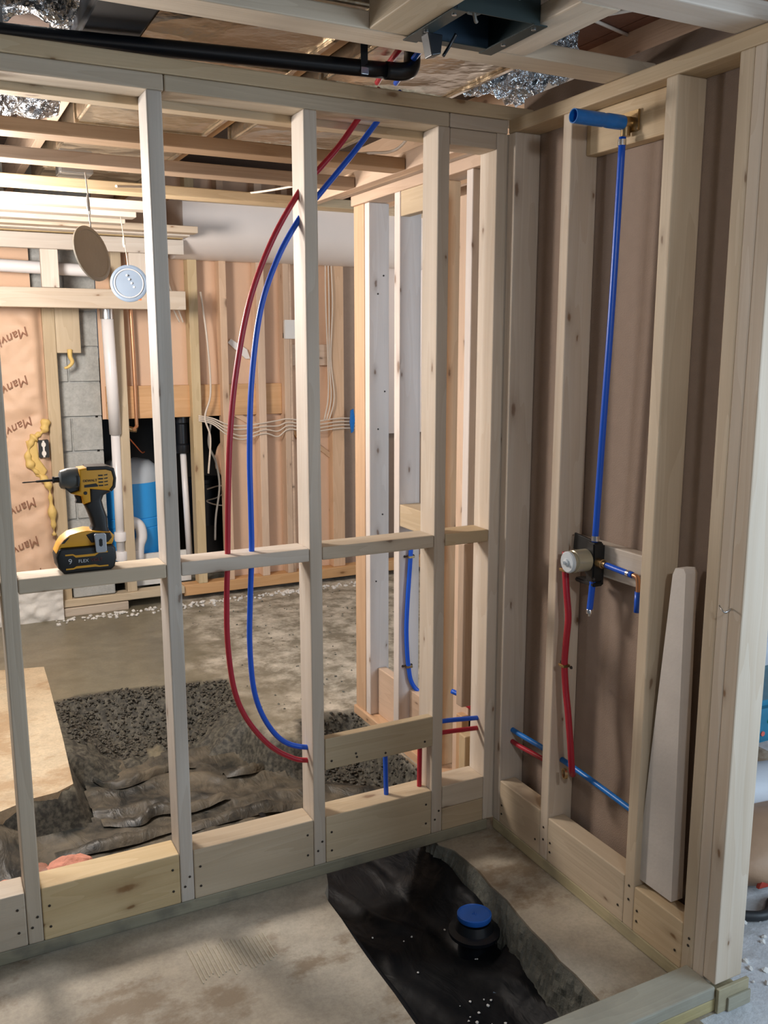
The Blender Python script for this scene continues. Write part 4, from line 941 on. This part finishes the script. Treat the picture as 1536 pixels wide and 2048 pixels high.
# gravel and debris crumbs: uncountable
def crumbs(name, pts, mat, label, rmin=.003, rmax=.010, cat='rubble'):
    bm = bmesh.new()
    for (x, y, z) in pts:
        r = random.uniform(rmin, rmax)
        q = bmesh.ops.create_icosphere(bm, subdivisions=1, radius=r)['verts']
        for v in q: v.co = Vector((v.co.x*random.uniform(.6, 1.5), v.co.y*random.uniform(.6, 1.5), v.co.z*random.uniform(.4, 1.0)))+Vector((x, y, z))
    me = D.meshes.new(name); bm.to_mesh(me); bm.free()
    o = link(name, me, mat, None, False); meta(o, label, cat, kind='stuff'); return o
pts = []
while len(pts) < 2600:
    x = random.uniform(-1.15, .02); y = random.uniform(.45, 1.82)
    if inpoly(x, y, T):
        d = pdist(x, y, T)
        if (y > 1.38 and d < .34) or x > -.30:
            pts.append((x, y, zb(x, y)+.003))
m_ = concrete('gravel', (.055, .050, .038, 1), (.10, .09, .07, 1), (.03, .03, .025, 1), .8); M['gravel'] = m_
crumbs('gravel', pts, 'gravel', 'dark wet gravel and mud clods lining the edge of the trench', .003, .009)
pts = [(random.uniform(-1.0, 1.0), 3.13-abs(random.gauss(0, .05))-.03, .004) for _ in range(260)]
crumbs('rubble', pts, 'white_debris', 'pale crumbs scattered along the foot of the far wall', .004, .014)
pts = [(random.uniform(-.35, .9), random.uniform(1.2, 3.0), .003) for _ in range(160)]
crumbs('rubble', pts, 'slab_side', 'small chips scattered over the dusty back floor', .002, .006)

# ------------------------------------------------------------------ pit in front: black sheet and capped drain
def zp(x, y):
    z = -.155+.015*nz(x, y, 1, 3)
    l = ss(-.57, -.650, x); z = z*(1-l)+(-.006)*l
    r = ss(-.34, -.225, x); z = z*(1-r)+max(-.115, -.035+.15*min(0, y+.08)+.012*nz(x, y, 0, 9))*r
    a = (x+.4)+(y+.4)*.42+.05*nz(x, y, 3, 3)
    z += .011*abs(math.sin(a*16+1.5*nz(x, y, 5, 2)))**6*(1-l*.6)
    z += .002*nz(x, y, 4, 16)
    if math.hypot(x+.29, y+.345) < .09: z = min(z, -.12)
    return z
ps2 = grid('plastic_sheet', -.662, -.215, -1.25, .45, 96, 340, zp, 'poly_black'); meta(ps2, 'black plastic sheet lining the pit in the foreground', 'plastic sheet')
cd = thing('floor_drain', (-.285, -.34, -.13), 'bright blue drain test cap on a black flange rising from the lined pit', 'drain cap')
lathe('cap', [(.047, 0), (.0495, .004), (.0495, .016), (.046, .018), (.044, .015), (.001, .0155)], (-.285, -.337, -.040), (.02, .05, 1), 'cap_blue', cd, 40)
text('lettering', '4', .03, (-.285, -.337, -.0235), (0, 0, -.4), 'cap_blue', cd, .0006)
lathe('flange', [(.035, -.04), (.05, 0), (.074, .006), (.074, .016), (.056, .022), (.046, .045)], (-.286, -.34, -.088), (0, 0, 1), 'abs', cd, 40)
lathe('drain_body', [(.05, 0), (.045, .10)], (-.286, -.34, -.20), (0, 0, 1), 'abs', cd, 32)
lt = prism('label_tag', [(-.330, -.505), (-.312, -.49), (-.300, -.53)], -.148, -.146, 'disc_blue', None, plane='xy'); meta(lt, 'small lilac triangle of tape on the black sheet in front of the blue cap', 'tape')
pts = [(random.uniform(-.58, -.30), random.uniform(-.82, -.1), 0) for _ in range(16)]+[(-.40+.05*math.sin(i*.8), -.50-.012*i, 0) for i in range(14)]
crumbs('chips', [(x, y, zp(x, y)+.003) for x, y, z in pts], 'white_debris', 'white plaster flecks sprinkled on the black sheet in the pit', .0015, .0048)
pts = [(random.uniform(.12, 1.0), random.uniform(-1.3, -.72), .002) for _ in range(220)]
fk = crumbs('plaster_flakes', pts, 'white_debris', 'pale plaster flakes strewn over the white floor beside the end post', .003, .011)
# combed mortar ridges
bm = bmesh.new()
for i in range(20):
    x0, y0 = -1.07+i*.0107, -.225-.0006*i+random.uniform(-.008, .008); L = .13+random.uniform(-.03, .02)
    q = bmesh.ops.create_cube(bm, size=1)['verts']
    for v in q:
        t = v.co.x; v.co = Vector((x0-t*L*.03+v.co.y*.0045*(1-.5*(v.co.z > 0)), y0+t*L, .0005+v.co.z*.0036))
me = D.meshes.new('mortar_ridges'); bm.to_mesh(me); bm.free()
M['mortar'] = plain('mortar', (.47, .42, .32, 1), .85)
o = link('mortar_ridges', me, 'mortar', None); meta(o, 'patch of combed mortar ridges on the slab left of the pit', 'mortar', kind='stuff')

# ------------------------------------------------------------------ side room clutter at the right edge
bg_ = thing('paper_sack', (.62, -.58, 0), 'brown paper sack with red print lying at the right edge of the picture', 'sack')
blob('sack', (.66, -.56, .075), (.32, .15, .085), 'paper_bag', bg_, .12, 5)
prism('red_print', [(.46, .035), (.52, .03), (.56, .05), (.50, .065), (.47, .055)], -.690, -.675, 'print_red', bg_, bev=.004)
hz = tube('black_hose', [(.30, -.70, .015), (.40, -.76, .015), (.50, -.72, .014), (.65, -.78, .014), (.9, -.80, .014)], .014, 'rubber_dark'); meta(hz, 'black hose on the floor in front of the paper sack', 'hose')
cn = lathe('white_canister', [(.08, -.25), (.09, -.24), (.09, .24), (.08, .25)], (.90, -.40, .12), (1, -.25, 0), 'white_plastic'); meta(cn, 'pale cylinder lying behind the paper sack', 'canister')
tc_ = box('teal_case', .85, 1.3, -.30, -.02, .225, .38, 'teal_plastic', None, .02); meta(tc_, 'teal plastic case with coloured dots above the pale cylinder', 'case')
lathe('dot', [(.009, 0), (.009, .003)], (.93, -.301, .31), (0, -1, 0), plain('dot_green', (.1, .6, .1, 1)), tc_, 10)
lathe('dot', [(.009, 0), (.009, .003)], (.90, -.301, .27), (0, -1, 0), plain('dot_red', (.7, .15, .12, 1)), tc_, 10)
blb = blob('white_bag', (1.45, .25, .22), (.28, .2, .24), 'white_plastic', None, .3, 6); meta(blb, 'crumpled white plastic bag at the right edge behind the teal case', 'bag')
cb1 = box('cardboard_box', 1.72, 2.15, .60, .95, 0, .5, 'cardboard', None, .004); meta(cb1, 'torn cardboard box behind the white bag', 'box')
cb2 = box('grey_crate', 2.0, 2.6, .9, 1.3, 0, .62, 'rubber_dark', None, .02); meta(cb2, 'dark crate farthest back at the right edge', 'crate')
